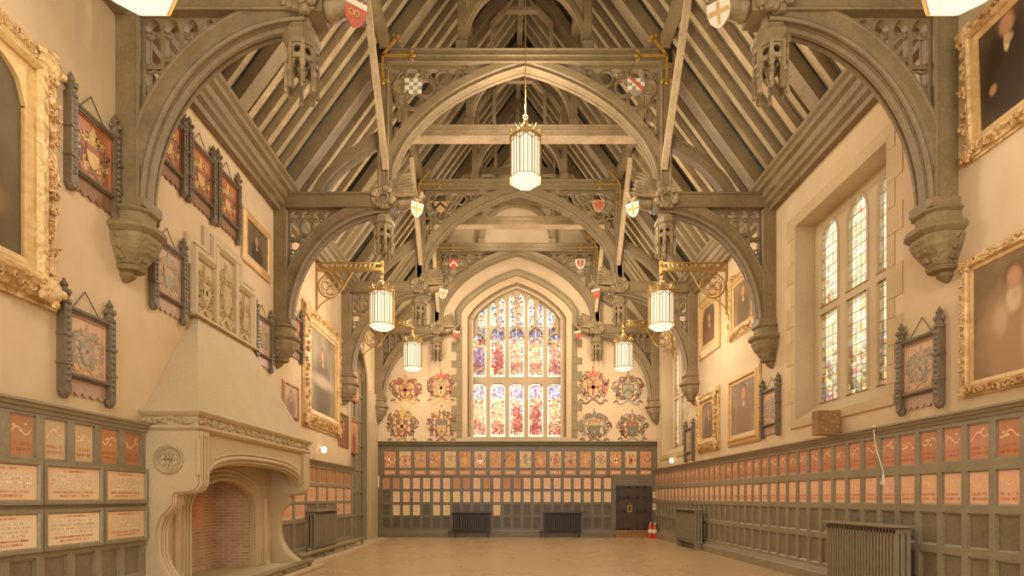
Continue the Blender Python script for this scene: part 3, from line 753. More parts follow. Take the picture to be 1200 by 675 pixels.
def make_truss(hammer=True):
    t = thing('roof_truss', '', 'truss')
    for s in (-1, 1):
        mb = MB()      # principal rafter
        a = Vector((5.5, RIDGE - PITCH * 5.5)); b = Vector((0, RIDGE))
        d = .26 if hammer else .2
        w = .15
        mb.prism([(s * a.x, a.y + .02), (s * b.x, b.y + .02), (s * b.x, b.y - d * 1.7), (s * (a.x - NRM.x * d), a.y - NRM.y * d)], -w, w, XZ)
        mb.build('principal_rafter', 'truss', t)
        mb = MB()      # queen post
        zt = RIDGE - PITCH * 1.42 - .1
        mb.box(s * 1.42 - .09, s * 1.42 + .09, -.1, .1, 11.62, zt); mb.box(s * 1.42 - .13, s * 1.42 + .13, -.14, .14, 11.6, 11.8)
        mb.build('queen_post', 'truss', t, bevel=.015)
        mb = MB()      # curved brace to the upper collar
        pts = arc(.1, 11.75, 1.28, 1.42, .1, pi / 2, 12)
        mb.sweep([(s * x, 0, z) for x, z in pts], MLD(.09, .08), (0, 1, 0)); mb.build('upper_brace', 'truss', t)
        if hammer:
            mb = MB()
            mb.box(min(s * 5.34, s * 5.59), max(s * 5.34, s * 5.59), -.17, .17, 5.45, 8.06)
            for yy in (-.12, 0, .12): mb.tube([(s * 5.34, yy, 5.45), (s * 5.34, yy, 8.0)], .045, 8)
            mb.box(min(s * 5.2, s * 5.6), max(s * 5.2, s * 5.6), -.2, .2, 5.44, 5.56)
            mb.build('wall_post', 'truss', t)
            mb = MB(); mb.sweep([(s * x, 0, z) for x, z in LOWER], [(q * (1 if s < 0 else 1) * 1, h) for q, h in MLD(.15, .15)] if s < 0 else [(-q, h) for q, h in MLD(.15, .15)], (0, 1, 0) )
            for a_, b_, yy, r in ((2.17, 2.47, -.13, .035), (2.15, 2.45, 0, .05), (2.17, 2.47, .13, .035), (2.42, 2.72, -.13, .03), (2.42, 2.72, .13, .03)): mb.tube([(s * x, yy, z) for x, z in arc(3.1, 5.5, a_, b_, 0, pi / 2, 20)], r, 6)
            mb.build('arch_brace', 'truss', t)
            mb = MB(); mb.box(min(s * 2.86, s * 5.59), max(s * 2.86, s * 5.59), -.16, .16, 8.05, 8.38)
            for z in (8.07, 8.36):
                for yy in (-.17, .17): mb.tube([(s * 2.95, yy, z), (s * 5.3, yy, z)], .028, 6)
            mb.build('hammer_beam', 'truss', t)
            mb = MB(); mb.box(s * 3.16 - .1, s * 3.16 + .1, -.13, .13, 8.36, 11.3)
            for xx in (-.1, .1): mb.tube([(s * 3.16 + xx, -.13, 8.36), (s * 3.16 + xx, -.13, 11.27)], .032, 8)
            for z, q in ((8.36, .07), (11.12, .05)): mb.box(s * 3.16 - .1 - q, s * 3.16 + .1 + q, -.13 - q, .13 + q, z, z + .13)
            mb.build('hammer_post', 'truss', t)
            mb = MB(); pts = [(s * x, 0, z) for x, z in UPPER]
            prof = MLD(.135, .13); prof = prof if s < 0 else [(-q, h) for q, h in prof]
            # centre line lies a half thickness outside the measured intrados
            P = [Vector(p) for p in pts]; cl = []
            for i in range(len(P)):
                tt = (P[min(i + 1, len(P) - 1)] - P[max(i - 1, 0)]).normalized(); n = Vector((tt.z, 0, -tt.x)) * (-1 if s < 0 else 1)
                if n.z < 0: n = -n
                cl.append(P[i] + n * .135)
            mb.sweep(cl, prof, (0, 1, 0))
            for yy in (-.11, 0, .11): mb.tube([(p[0], yy, p[2]) for p in pts], .034, 6)
            mb.build('arched_brace', 'truss', t)
            # tracery between post, beam and brace
            mb = MB(); q = .032
            ell = lambda u: 5.5 + 2.75 * sqrt(max(0, 1 - ((u - 3.1) / 2.45) ** 2))
            cells = [(5.07, 5.27), (4.82, 5.01), (4.56, 4.75), (4.33, 4.49)]
            hl = []
            for lo, hi in cells:
                tp = pointed(lo, hi, 7.88, .15); bt = lambda u: ell(u) + .02
                hl.append((lo, hi, bt, (lambda u, tp=tp, bt=bt: max(tp(u), bt(u)))))
            m2 = MB(lambda a, o, z: (s * a, o, z)); pierced(m2, 3.5, 5.36, lambda u: min(ell(u) - .04, 8.05), 8.06, -.05, .05, hl, 10)
            mb.v += m2.v; mb.f += m2.f; mb.m += m2.m
            for i, (lo, hi) in enumerate(cells):
                c = (lo + hi) / 2; w = (hi - lo) / 2; b = ell(c)
                for k in (-1, 1):
                    if 7.80 - b > .1: mb.ring((s * (c + k * w * .62), 0, 7.84), w * .42, .018, 'y', 10, 5)
                if i < 2:
                    zz = ell(c) + (.14 if i else .42)
                    for k in (-1, 1): mb.ring((s * (c + k * w * .55), 0, zz), w * .5, .024, 'y', 10, 5)
                    mb.box(min(s * (lo - .01), s * (hi + .01)), max(s * (lo - .01), s * (hi + .01)), -.04, .04, zz - .025, zz + .025)
                    if i == 0:
                        for k in (-1, 1): mb.ring((s * (c + k * w * .55), 0, zz - .28), w * .5, .024, 'y', 10, 5)
            mb.build('spandrel_tracery', 'truss', t)
            mb = MB()
            cu, cz = 2.5, 10.80
            for dx, dz in ((.28, 0), (-.28, 0), (0, .28), (0, -.28)): mb.ring((s * (cu + dx), -.02, cz + dz), .185, .042, 'y', 16, 6)
            mb.ring((s * cu, 0, cz), .47, .03, 'y', 24, 6)
            mb.ring((s * 1.84, 0, 11.03), .16, .032, 'y', 14, 6); mb.ring((s * 1.46, 0, 11.12), .085, .026, 'y', 12, 6)
            for c, r in (((2.83, 10.2), (.07, .04, .16)), ((2.9, 9.82), (.06, .04, .14)), ((2.2, 11.12), (.1, .04, .05)), ((2.92, 11.12), (.05, .04, .05))): mb.ball((s * c[0], 0, c[1]), r, 8, 5)
            mb.tube([(s * 3.03, 0, 10.45), (s * 2.8, 0, 10.42), (s * 2.72, 0, 10.25), (s * 2.78, 0, 9.95)], .028, 6)
            mb.tube([(s * 2.1, 0, 10.55), (s * 1.95, 0, 10.75), (s * 1.7, 0, 10.82)], .028, 6)
            mb.box(min(s * 2.99, s * 3.06), max(s * 2.99, s * 3.06), -.06, .06, 9.2, 11.27); mb.box(min(s * 1.3, s * 3.06), max(s * 1.3, s * 3.06), -.06, .06, 11.2, 11.27)
            mb.build('quatrefoil_tracery', 'truss', t, smooth=True)
            mb = MB(); build_pendant(mb); o = mb.build('pendant', 'carved', t, loc=(s * 3.18, 0, 8.05))
            mb = MB()      # carved foliage where beam, post and angel meet
            random.seed(5)
            for k in range(16):
                an = k * 2.4; rr = .14 + .02 * (k % 3)
                mb.ball((s * 3.16 + .21 * cos(an), -.17 - .05 * (k % 2), 8.24 + .19 * sin(an)), (.075, .06, .075), 6, 4)
            for yy in (-1, 1): yy < 0 and mb.ring((s * 3.16, yy * .2, 8.24), .12, .035, 'y', 14, 5)
            mb.build('carved_boss', 'carved', t, smooth=True)
            mb = MB()      # gilt strap: three arms with fleur ends
            for d, ln in (((-s, 0), .62), ((0, -1), .55), ((-s * .62, .78), .48)):
                p = Vector((s * 3.16, -.175, 11.42)); dv = Vector((d[0], 0, d[1])); e = p + dv * ln; n = Vector((-dv.z, 0, dv.x))
                mb.bar(p, e, .055, .03, (0, 1, 0))
                mb.bar(e - n * .1, e + n * .1, .04, .03, (0, 1, 0)); mb.ball(e + dv * .06, (.045, .025, .045), 6, 4)
                for k in (-1, 1): mb.ball(e + n * (.1 * k) + dv * .03, (.035, .025, .035), 6, 4)
            mb.build('gilt_strap', 'gold', t)['label'] = 'gilded strap with fleur ends'
            mb = MB(); mb.bar((s * 3.1, -.14, 8.9), (s * 3.12, -1.75, 11.3), .13, .13, (1, 0, 0)); mb.build('raking_strut', 'roof_light', t)   # from the post's foot up to the purlin
            mb = MB()                          # curved strut from the hammer beam to the post
            P = smooth_path([(4.65, 8.36, 0), (4.46, 8.70, 0), (4.15, 9.02, 0), (3.84, 9.27, 0), (3.48, 9.50, 0), (3.2, 9.68, 0)], 3)
            mb.sweep([(s * p[0], 0, p[1]) for p in P], MLD(.15, .1), (0, 1, 0)); mb.build('curved_strut', 'truss', t)
    mb = MB(); mb.box(-3.3, 3.3, -.15, .15, 11.28, 11.6)
    for z in (11.3, 11.44, 11.58):
        for yy in (-.15, .15): mb.tube([(-3.1, yy, z), (3.1, yy, z)], .024, 6)
    mb.build('collar_beam', 'truss' if hammer else 'roof_light', t)
    mb = MB(); mb.box(-2.0, 2.0, -.1, .1, 13.12, 13.36); mb.build('upper_collar', 'truss', t)
    mb = MB()
    path = [(-.8, 13.36), (-.8, 14.42), (-.42, 14.8), (.42, 14.8), (.8, 14.42), (.8, 13.36)]
    mb.sweep([(x, 0, z) for x, z in path], [(-.05, -.07), (.05, -.07), (.05, .07), (-.05, .07)], (0, 1, 0)); mb.build('ridge_frame', 'roof_light', t)
    return t

names = ['nearest', 'second', 'third', 'farthest']
arms_kinds = [('red_white', 'chev_dark'), ('check', 'bend'), ('chev_dark', 'red_star'), ('chev_white', 'red_white')]
arms_words = {'check': 'grey and white chequered shield', 'bend': 'chequered shield crossed by a red bend', 'chev_dark': 'tan shield with a dark chevron', 'red_star': 'shield with a red star', 'chev_white': 'red shield with a white chevron', 'red_white': 'white-edged red shield'}
proto = make_truss(True)
tr = [proto]
for i in range(1, 4): tr.append(dup(proto, (XC, T_Y[i], 0)))
proto.location = (XC, T_Y[0], 0)
for i, t in enumerate(tr):
    t['label'] = ['carved oak hammerbeam truss nearest the viewer, its collar above the picture', 'carved oak hammerbeam truss behind the central lantern, with chequered shields', 'third carved oak hammerbeam truss, with a dark chevron shield and a red star shield', 'farthest carved oak hammerbeam truss, set against the gable around the big window'][i]
    t['group'] = 'hammerbeam trusses of the roof'
    for s, k in zip((-1, 1), arms_kinds[i]):
        o = make_shield('shield', k, t, (s * 2.5, -.05, 10.82), .19); o['label'] = arms_words[k]
for z in tr[3:]: pass
ip = make_truss(False); ip.location = (XC, I_Y[0], 0)
im = [ip] + [dup(ip, (XC, y, 0)) for y in I_Y[1:]]
for i, t in enumerate(im):
    t['label'] = ['plain intermediate roof truss between the nearest and second carved trusses', 'plain intermediate roof truss with pale collar, just behind the central lantern truss', 'plain intermediate roof truss between the third carved truss and the far gable'][i]
    t['group'] = 'intermediate trusses of the roof'

# ------------------------------------------------------------------ corbels and angels
def make_corbel():
    o = thing('stone_corbel', '', 'corbel', (0, 0, 0), 0, 'stone corbels under the truss posts')
    def rings(spec):
        mb = MB(); vs = []; k = 8
        for z, w, d in spec:
            for a, b in ((-1, 0), (-1, .55), (-.8, .85), (-.45, 1), (.45, 1), (.8, .85), (1, .55), (1, 0)): vs.append((a * w, -b * d, z))
        n = len(spec); fs = [(i * k + c, i * k + (c + 1) % k, (i + 1) * k + (c + 1) % k, (i + 1) * k + c) for i in range(n - 1) for c in range(k)]
        mb.add(vs, fs + [tuple(range(k)), tuple(range(n * k - 1, (n - 1) * k - 1, -1))]); return mb
    rings([(0, .23, .40), (-.05, .26, .43), (-.08, .22, .38), (-.2, .23, .39), (-.23, .30, .47), (-.28, .33, .50), (-.31, .33, .50), (-.36, .28, .44)]).build('capital', 'corbel_plain', o)
    mb = rings([(-.36, .27, .43), (-.42, .28, .44), (-.52, .25, .40), (-.62, .2, .33), (-.74, .14, .25)])
    for j, (z, w, d, n) in enumerate(((-.42, .28, .44, 7), (-.55, .24, .39, 6), (-.66, .18, .31, 5))):
        for i in range(n):
            an = pi * (i + .5) / n; mb.ball((w * .95 * cos(an), -d * .95 * sin(an), z), .045, 6, 4)
    mb.build('carved_bowl', 'corbel', o)
    mb = rings([(-.74, .13, .24), (-.76, .16, .27), (-.81, .14, .25), (-.83, .08, .15), (-.88, .09, .14), (-.95, .03, .06)]); mb.build('finial', 'corbel_plain', o)
    return o
cp = make_corbel(); first = True
for i, y in enumerate(T_Y):
    for sd in ('L', 'R'):
        loc, rz = mount(sd, y, 5.45)
        c = cp if first else dup(cp, loc, rz); first = False
        c.location = loc; c.rotation_euler.z = rz
        c['label'] = 'carved stone corbel on the %s wall under the post of the %s truss' % ('left' if sd == 'L' else 'right', names[i])
ap = build_angel(''); first = True
sk = [('parti', 'parti_white'), ('parti_white', 'parti_white'), ('parti_white', 'parti'), ('parti', 'parti')]
for i, y in enumerate(T_Y):
    for s in (-1, 1):
        loc = (XC + s * 2.92, y, 8.14); rz = 0 if s < 0 else pi
        a = ap if first else dup(ap, loc, rz); first = False
        a.location = loc; a.rotation_euler.z = rz
        a['label'] = 'carved oak angel with spread wings on the %s beam end of the %s truss' % ('left' if s < 0 else 'right', names[i])
ang = sorted([o for o in bpy.data.objects if o.name.startswith('carved_angel')], key=lambda o: (round(o.location.y, 1), o.location.x))
for j, a in enumerate(ang):
    k = sk[j // 2][j % 2]
    a.scale = (.85, .85, .85)
    sh = make_shield('shield', k, a, (0, 0, 0), .17)
    sh.rotation_euler = (radians(22), 0, radians(35) if j % 2 == 0 else radians(145)); sh.location = (.60, -.22 if j % 2 == 0 else .22, -.17)
    sh['label'] = 'red and white shield held out' if k == 'parti' else 'white shield with a gold cross held out'
# ------------------------------------------------------------------ fireplace
FY0, FY1, FX = 7.88, 12.30, 0.81          # along the left wall, projection of the hood
fp = thing('fireplace', 'big pale stone fireplace with a sloping hood and brick firebox on the left wall', 'fireplace', (-L, (FY0 + FY1) / 2, 0))
fo = Vector((L, -(FY0 + FY1) / 2, 0))
FW_ = lambda a, o, z: (o, a - (FY0 + FY1) / 2, z)       # local to the fireplace: out = +x, along = y
HT, HB = 4.55, 2.80
mb = MB(FW_)       # hood: hipped pyramid leaning on the wall
ta, tb, to = 9.15, 11.08, .10
mb.add([(FY0 + .04, 0, HB), (FY1 - .04, 0, HB), (FY1 - .04, FX - .02, HB), (FY0 + .04, FX - .02, HB), (ta, 0, HT), (tb, 0, HT), (tb, to, HT), (ta, to, HT)],
       [(0, 1, 2, 3), (4, 7, 6, 5), (0, 3, 7, 4), (1, 5, 6, 2), (3, 2, 6, 7), (0, 4, 5, 1)])
mb.build('hood', 'stone', fp)
def wrap(mb, prof, y0=FY0, y1=FY1, x=FX):  # moulding run round the three free sides; profile (out, z)
    ring = lambda o: [(y0 - o, -.0), (y0 - o, x + o), (y1 + o, x + o), (y1 + o, -.0)]
    k = len(prof); vs = []
    for c in range(4):
        for o, z in prof:
            a, b = ring(o)[c]; vs.append((a, max(b, .001), z))
    fs = [(c * k + i, c * k + (i + 1) % k, (c + 1) * k + (i + 1) % k, (c + 1) * k + i) for c in range(3) for i in range(k)]
    mb.add(vs, fs + [tuple(range(k)), tuple(range(4 * k - 1, 3 * k - 1, -1))])
mb = MB(FW_); wrap(mb, [(-.06, 2.84), (.05, 2.84), (.07, 2.80), (.04, 2.76), (.02, 2.74), (.0, 2.74), (.0, 2.62), (.03, 2.60), (.03, 2.57), (-.01, 2.53), (-.06, 2.53)])
mb.build('cornice', 'stone', fp)
mb = MB(FW_)       # carved frieze blocks in the cornice hollow
random.seed(2)
for i in range(17):
    a = FY0 + .12 + i * (FY1 - FY0 - .24) / 16
    for k in range(4): mb.ball((a + random.uniform(-.07, .07), FX + .012, 2.68 + random.uniform(-.035, .035)), (.045, .03, .032), 6, 4)
    if i % 2 == 0: mb.box(a - .07, a + .07, FX, FX + .022, 2.64, 2.72)
for i in range(5):
    a = .1 + i * .15
    for k in range(4): mb.ball((FY0 - .012, a + random.uniform(-.06, .06), 2.68 + random.uniform(-.035, .035)), (.03, .045, .032), 6, 4)
mb.box(FY0 + .03, FY1 - .03, FX, FX + .012, 2.66, 2.70); mb.box(FY0 - .012, FY0, .03, FX, 2.66, 2.70)
mb.build('carved_frieze', 'stone_carved', fp)
# console-shaped cheeks: profile (out, z)
con = smooth_path([(.81, 2.53, 0), (.81, 1.86, 0), (.79, 1.74, 0), (.72, 1.68, 0), (.56, 1.66, 0), (.46, 1.64, 0), (.44, 1.56, 0), (.43, 1.48, 0), (.36, 1.40, 0), (.27, 1.30, 0), (.22, 1.15, 0), (.21, .95, 0), (.225, .75, 0), (.30, .55, 0), (.43, .36, 0), (.60, .22, 0), (.68, .16, 0)], 3)
con = [(p[0], p[1]) for p in con]
for (a0, a1) in ((FY0, FY0 + .30), (FY1 - .30, FY1)):
    mb = MB(FW_)
    mb.prism([(0, 2.53)] + con + [(.70, .0), (0, 0)], a0, a1, lambda p, q, h: (h, p, q))
    for dy in (.07, .15, .23):                      # roll mouldings follow the edge
        mb.tube([(a0 + dy, p, q) for p, q in con], .035, 6)
    mb.box(a0 - .02, a1 + .02, 0, .74, 0, .14)
    mb.build('cheek', 'stone', fp)
    mb = MB(FW_); c = a0 + .15                     # little capital at the top of the corner roll
    mb.ball((c, FX, 2.48), (.06, .05, .06), 8, 5); mb.lathe([(.05, 1.95), (.05, 2.38), (.07, 2.40), (.05, 2.44)], 8, (c, FX, 0)) if False else mb.tube([(c - .15, FX + .005, 1.9), (c - .15, FX + .005, 2.42)], .03, 8)
    mb.build('corner_shaft', 'stone', fp)
mb = MB(FW_)       # lintel panel with the low outer arch
AR0, AR1 = FY0 + .30, FY1 - .30
la = head(AR0, AR1, 1.80, .42, 2.6)
pierced(mb, AR0, AR1, 1.0, 2.53, FX - .05, FX - .30, [(AR0, AR1, .0, la)], samples=22)
mb.v = [(x, y, max(z, 1.7)) for x, y, z in mb.v]
mb.build('lintel', 'stone', fp)
mb = MB(FW_)
pts = [(AR0 + (AR1 - AR0) * i / 30, la(AR0 + (AR1 - AR0) * min(max(i / 30, .002), .998))) for i in range(31)]
for o, dz, r in ((FX - .05, .03, .035), (FX - .08, -.03, .03), (FX - .14, -.06, .03)): mb.tube([(a, o, z + dz) for a, z in pts], r, 6)
mb.tube([(a, FX - .045, z + .10) for a, z in pts[2:-2]], .018, 6)
mb.build('arch_moulding', 'stone', fp)
mb = MB(FW_)       # inner face with the firebox arch
ia = head(FIRE[0], FIRE[1], 1.42, .46, 1.8)
pierced(mb, FY0 + .3, FY1 - .3, .17, 2.3, .10, -.02, [(FIRE[0], FIRE[1], .17, ia)], samples=20)
ip_ = [(FIRE[0], .17), (FIRE[0], 1.42)] + [(FIRE[0] + (FIRE[1] - FIRE[0]) * i / 20, ia(FIRE[0] + (FIRE[1] - FIRE[0]) * i / 20)) for i in range(1, 20)] + [(FIRE[1], 1.42), (FIRE[1], .17)]
mb.build('inner_front', 'stone', fp)
mb = MB(FW_)
for d, o in ((.04, .11), (.12, .10), (.20, .10)):
    c = sum(FIRE) / 2
    mb.tube([(c + (a - c) * (1 + d / 1.13), o, z + (d if z > 1.5 else d * .2)) for a, z in ip_], .03, 6)
for a in (FIRE[0] - .5, FIRE[1] + .5):              # leaf in the spandrels
    for k in range(9): mb.ball((a + .12 * cos(k * 2.1) * (k / 9), .10, 1.72 + .12 * sin(k * 2.1) * (k / 9)), (.045, .03, .045), 6, 4)
for a in (FIRE[1] + .42, FIRE[0] - .42): mb.tube([(a, .12, .3), (a, .12, 1.55)], .05, 8); mb.box(a - .08, a + .08, .08, .19, .17, .42)
mb.build('inner_moulding', 'stone', fp)
mb = MB(FW_)       # underside of the hood between lintel and wall
mb.box(FY0 + .3, FY1 - .3, .02, FX - .3, 2.30, 2.42); mb.build('soffit', 'stone', fp)
mb = MB(FW_)       # brick firebox
y0, y1 = FIRE[0] - .02, FIRE[1] + .02
mb.box(y0 - .02, y1 + .02, -.84, -.70, .0, 2.05); mb.box(y0 - .04, y0 + .05, -.72, .0, .17, 2.05); mb.box(y1 - .05, y1 + .04, -.72, .0, .17, 2.05); mb.box(y0, y1, -.72, -.02, 1.96, 2.08)
mb.build('firebox', 'brick', fp)
mb = MB(FW_); mb.box(FY0 + .3, FY1 - .3, -.72, .72, .02, .17); mb.build('hearth', 'stone', fp)
mb = MB(FW_)       # inscribed tablet on the brick back
mb.box(9.62, 10.78, -.70, -.672, 1.02, 1.60); tb_ = mb.build('tablet', 'tablet', fp); tb_['label'] = 'reddish inscribed tablet on the brick back'
def scrawl(mb, x0, x1, z, h, y, mi, seed, fill=.8):
    """A line of small painted strokes, the way the faded inscriptions read at this distance."""
    rnd = random.Random(seed); x = x0
    while x < x1 - h * .4:
        w = h * rnd.uniform(.14, .3)
        if rnd.random() < .14: x += h * .5; continue
        k = rnd.random()
        mb.quad((x, y, z), (x + w * .8, y, z), (x + w * .8, y, z + h), (x, y, z + h), mi)
        if k < .6: zz = z + h * rnd.choice((0, .42, .82)); mb.quad((x, y, zz), (x + h * .5, y, zz), (x + h * .5, y, zz + h * .18), (x, y, zz + h * .18), mi)
        if k > .4: mb.quad((x + h * .4, y, z), (x + h * .4 + w * .7, y, z), (x + h * .4 + w * .7, y, z + h), (x + h * .4, y, z + h), mi)
        x += h * rnd.uniform(.68, .9)
mb = MB(lambda x, y, z: FW_(9.75 + x, -.671 + y, z))
for i, (a, b) in enumerate(((.1, .78), (.2, .7), (.1, .8), (.12, .76), (.25, .65))): scrawl(mb, a, b, 1.50 - i * .095, .038, .002, 0, i + 50)
mb.build('lettering', 'ink_red', tb_, recalc=False)
def medallion(mb, r):
    mb.ring((0, 0, 0), r, r * .14, 'y', 28, 6); mb.ring((0, 0, 0), r * .86, r * .06, 'y', 28, 5)
    for k in range(8):
        a = k * pi / 4 + pi / 8; mb.ring((r * .5 * cos(a), .0, r * .5 * sin(a)), r * .22, r * .05, 'y', 10, 5)
    for x in (-.25, 0, .25): mb.box(r * x - r * .05, r * x + r * .05, -r * .1, r * .05, -r * .5, r * .5)
    mb.box(-r * .35, r * .35, -r * .1, r * .05, -r * .06, r * .06)
md = MB(); medallion(md, .19); o = md.build('medallion', 'stone_carved', fp, smooth=True, loc=(.40, FY0 - .005 - (FY0 + FY1) / 2, 2.12))

hs = MB(); hs.box(-L + .0, -4.17, 7.6, 12.62, 0, .085); o = hs.build('hearth_slab', 'stone', bevel=.02); tag(o, 'pale stone slab on the floor in front of the fireplace', 'hearth')
fd = MB(); fd.tube([(-4.32, 7.9, .20), (-4.32, 12.25, .20)], .055, 12)
for y in (8.0, 9.4, 10.8, 12.15): fd.box(-4.36, -4.28, y - .04, y + .04, .085, .2)
o = fd.build('fender_rail', 'stone_grey', smooth=True); tag(o, 'long round fender bar along the front of the hearth', 'fender')

# carved tablets over the hood
def curl(mb, c, r, turns, a0, w, t, mi, dirn=1, n=14, mp=XZ, y=0):
    pts = []
    for i in range(n + 1):
        f = i / n; a = a0 + dirn * turns * 2 * pi * f; rr = r * (1 - .75 * f)
        pts.append((c[0] + rr * cos(a), c[1] + rr * sin(a), w * (1 - .7 * f)))
    vs = []
    for i, (x, z, ww) in enumerate(pts):
        d = Vector((x - c[0], z - c[1])); d = d.normalized() if d.length > 1e-6 else Vector((1, 0))
        vs += [(x - d.x * ww, y, z - d.y * ww), (x + d.x * ww, y, z + d.y * ww), (x + d.x * ww * .5, y - t, z + d.y * ww * .5), (x - d.x * ww * .5, y - t, z - d.y * ww * .5)]
    fs = [(4 * i + k, 4 * i + (k + 1) % 4, 4 * i + 4 + (k + 1) % 4, 4 * i + 4 + k) for i in range(n) for k in range(4)]
    mb.add(vs, fs + [(0, 1, 2, 3), (4 * n + 3, 4 * n + 2, 4 * n + 1, 4 * n)], mi)

def arms(mb, w, h, seed, t=.012, y=0.0, cols=(0, 1, 2, 3, 4), crest=0, rich=True, supporters=True):
    """An achievement of arms, centred: shield, helm, crest, mantling curls, supporters, motto scroll. Five paints."""
    rnd = random.Random(seed); c = list(cols)
    sw = w * .17; sh = h * .2; zc = -h * .08
    if rich:
        for s in (-1, 1):
            for k in range(11):
                f = k / 10
                cx = s * (w * (.14 + .30 * sin(pi * min(1, f * 1.02 + .05))) + rnd.uniform(-.02, .02) * w); cz = h * (.26 - .56 * f)
                curl(mb, (cx, cz), w * rnd.uniform(.075, .115), rnd.uniform(.7, 1.05), rnd.uniform(0, 6.28), w * .034, t, c[rnd.choice((1, 2, 2, 3, 4))], rnd.choice((-1, 1)), 9, y=y)
            for k in range(5):
                a = rnd.uniform(.1, 1.5); curl(mb, (s * w * (.10 + .12 * k / 2.5), h * (.16 + .04 * (k % 3))), w * .08, .8, a, w * .03, t * .9, c[rnd.choice((1, 2, 3))], s, 8, y=y)
    if supporters:
        for s in (-1, 1):
            x = s * w * .33; m = c[rnd.choice((1, 2, 3))]
            mb.ball((x, y, zc + h * .03), (w * .06, t, h * .13), 8, 5, m); mb.ball((x - s * w * .03, y, zc + h * .18), (w * .05, t * 1.2, h * .045), 8, 5, m)
            for q in (-.025, .035): mb.prism([(x + w * (q - .02), zc - h * .22), (x + w * (q + .02), zc - h * .22), (x + w * (q + .025), zc - h * .06), (x + w * (q - .02), zc - h * .06)], y, y - t, XZ, m)
            mb.prism([(x - s * w * .02, zc + h * .10), (x - s * w * .15, zc + h * .05), (x - s * w * .15, zc + h * .02), (x - s * w * .02, zc + h * .05)], y, y - t * 1.3, XZ, m)
    mp = lambda a, b, q: (a, y - q, zc + b)
    m0, m1, m2 = rnd.sample([c[0], c[1], c[4], c[3]], 3)
    mb.prism(shield_poly(sw * 1.12, sh * 2.1), 0, t * 1.4, mp, c[2]); mb.prism(shield_poly(sw, sh * 1.9), 0, t * 1.9, mp, m0)
    k = rnd.randrange(4); tt = t * 2.1
    if k == 0: mb.prism([(-sw * .95, -sh * .2), (0, sh * .45), (sw * .95, -sh * .2), (sw * .9, -sh * .55), (0, sh * .08), (-sw * .9, -sh * .55)], 0, tt, mp, m1)
    elif k == 1: mb.prism([(-sw, sh * .85), (sw, sh * .85), (sw, sh * .3), (-sw, sh * .3)], 0, tt, mp, m1)
    elif k == 2: mb.prism([(-sw * .25, sh * .85), (sw * .25, sh * .85), (sw * .25, -sh * .95), (-sw * .25, -sh * .95)], 0, tt, mp, m1); mb.prism([(-sw, sh * .3), (sw, sh * .3), (sw, -.1 * sh), (-sw, -.1 * sh)], 0, tt, mp, m1)
    else: mb.prism([(-sw, sh * .85), (0, sh * .85), (0, -sh * .1), (-sw, -sh * .1)], 0, tt, mp, m1); mb.prism([(0, -sh * .1), (sw, -sh * .1), (sw * .8, -sh * .55), (0, -sh * 1.0)], 0, tt, mp, m1)
    for q, (a, b) in enumerate(() if t < .01 else ((-.5, .55), (.5, .55), (0, -.5))): mb.ball((a * sw, y - t * 2, zc + b * sh), (sw * .2, t * .6, sw * .24), 6, 4, m2)
    mb.ball((0, y, h * .16), (w * .07, t * 2, h * .065), 8, 5, c[3])
    # crest
    if crest == 0:
        mb.prism([(-w * .05, h * .2), (w * .05, h * .2), (w * .07, h * .3), (w * .1, h * .33), (w * .07, h * .36), (w * .03, h * .42), (-w * .02, h * .45), (-w * .04, h * .38), (-w * .09, h * .3)], y, y - t * 1.5, XZ, c[3])
    elif crest == 1:
        mb.prism([(-w * .12, h * .2), (w * .12, h * .2), (w * .16, h * .32), (w * .07, h * .27), (0, h * .40), (-w * .07, h * .27), (-w * .16, h * .32)], y, y - t * 1.5, XZ, c[4])
        mb.ball((0, y, h * .42), (w * .03, t, h * .025), 6, 4, c[1])
    else:
        for q in (-1, 0, 1): mb.ball((q * w * .07, y, h * (.28 + (.07 if q == 0 else 0))), (w * .055, t, h * .07), 8, 5, c[1 + (q + 2) % 3])
        mb.ball((0, y, h * .45), (w * .03, t, h * .03), 6, 4, c[4])
    # motto scroll
    n = 12; up = []; dn = []
    for i in range(n + 1):
        f = i / n * 2 - 1; x = f * w * .36; z = -h * .40 + h * .055 * cos(f * pi * 1.5)
        up.append((x, z + h * .03)); dn.append((x, z - h * .03))
    mb.prism(up + dn[::-1], y, y - t * 1.2, XZ, c[2] if rnd.random() < .5 else c[0])
    for s in (-1, 1): curl(mb, (s * w * .36, -h * .41), w * .08, .8, 0 if s > 0 else pi, w * .035, t, c[2], s, 8, y=y)

loc, rz = mount('L', 10.12, 4.55)
ct = thing('stone_carving', 'three carved stone panels in a stepped frame above the fireplace hood', 'carving', loc, rz)
mb = MB(); mb.box(-1.12, 1.08, -.18, 0, .005, .045); mb.prism([(-1.05, -.18), (1.02, -.18), (1.06, -.06), (-1.1, -.06)], -.11, 0, XZ) if False else None
mb.build('ledge', 'stone_carved' if False else 'stone', ct)
mb = MB(); mb.box(-1.08, 1.08, -.05, 0, .03, 1.16); mb.box(-.5, .5, -.05, 0, 1.16, 1.52); mb.build('backing', 'stone', ct)
mb = MB()
st = [(-1.06, .03), (-1.06, 1.12), (-.5, 1.12), (-.5, 1.5), (.5, 1.5), (.5, 1.12), (1.06, 1.12), (1.06, .03)]
mb.sweep([(x, -.05, z) for x, z in st], [(-.10, 0), (-.10, .03), (-.04, .09), (.03, .09), (.06, .03), (.06, 0)], (0, -1, 0))
st2 = [(-1.14, .82), (-1.14, 1.26), (-.63, 1.26), (-.63, 1.62), (.63, 1.62), (.63, 1.26), (1.14, 1.26), (1.14, .82)]
mb.sweep([(x, 0, z) for x, z in st2], [(-.05, 0), (-.05, .09), (.05, .05), (.05, 0)], (0, -1, 0))
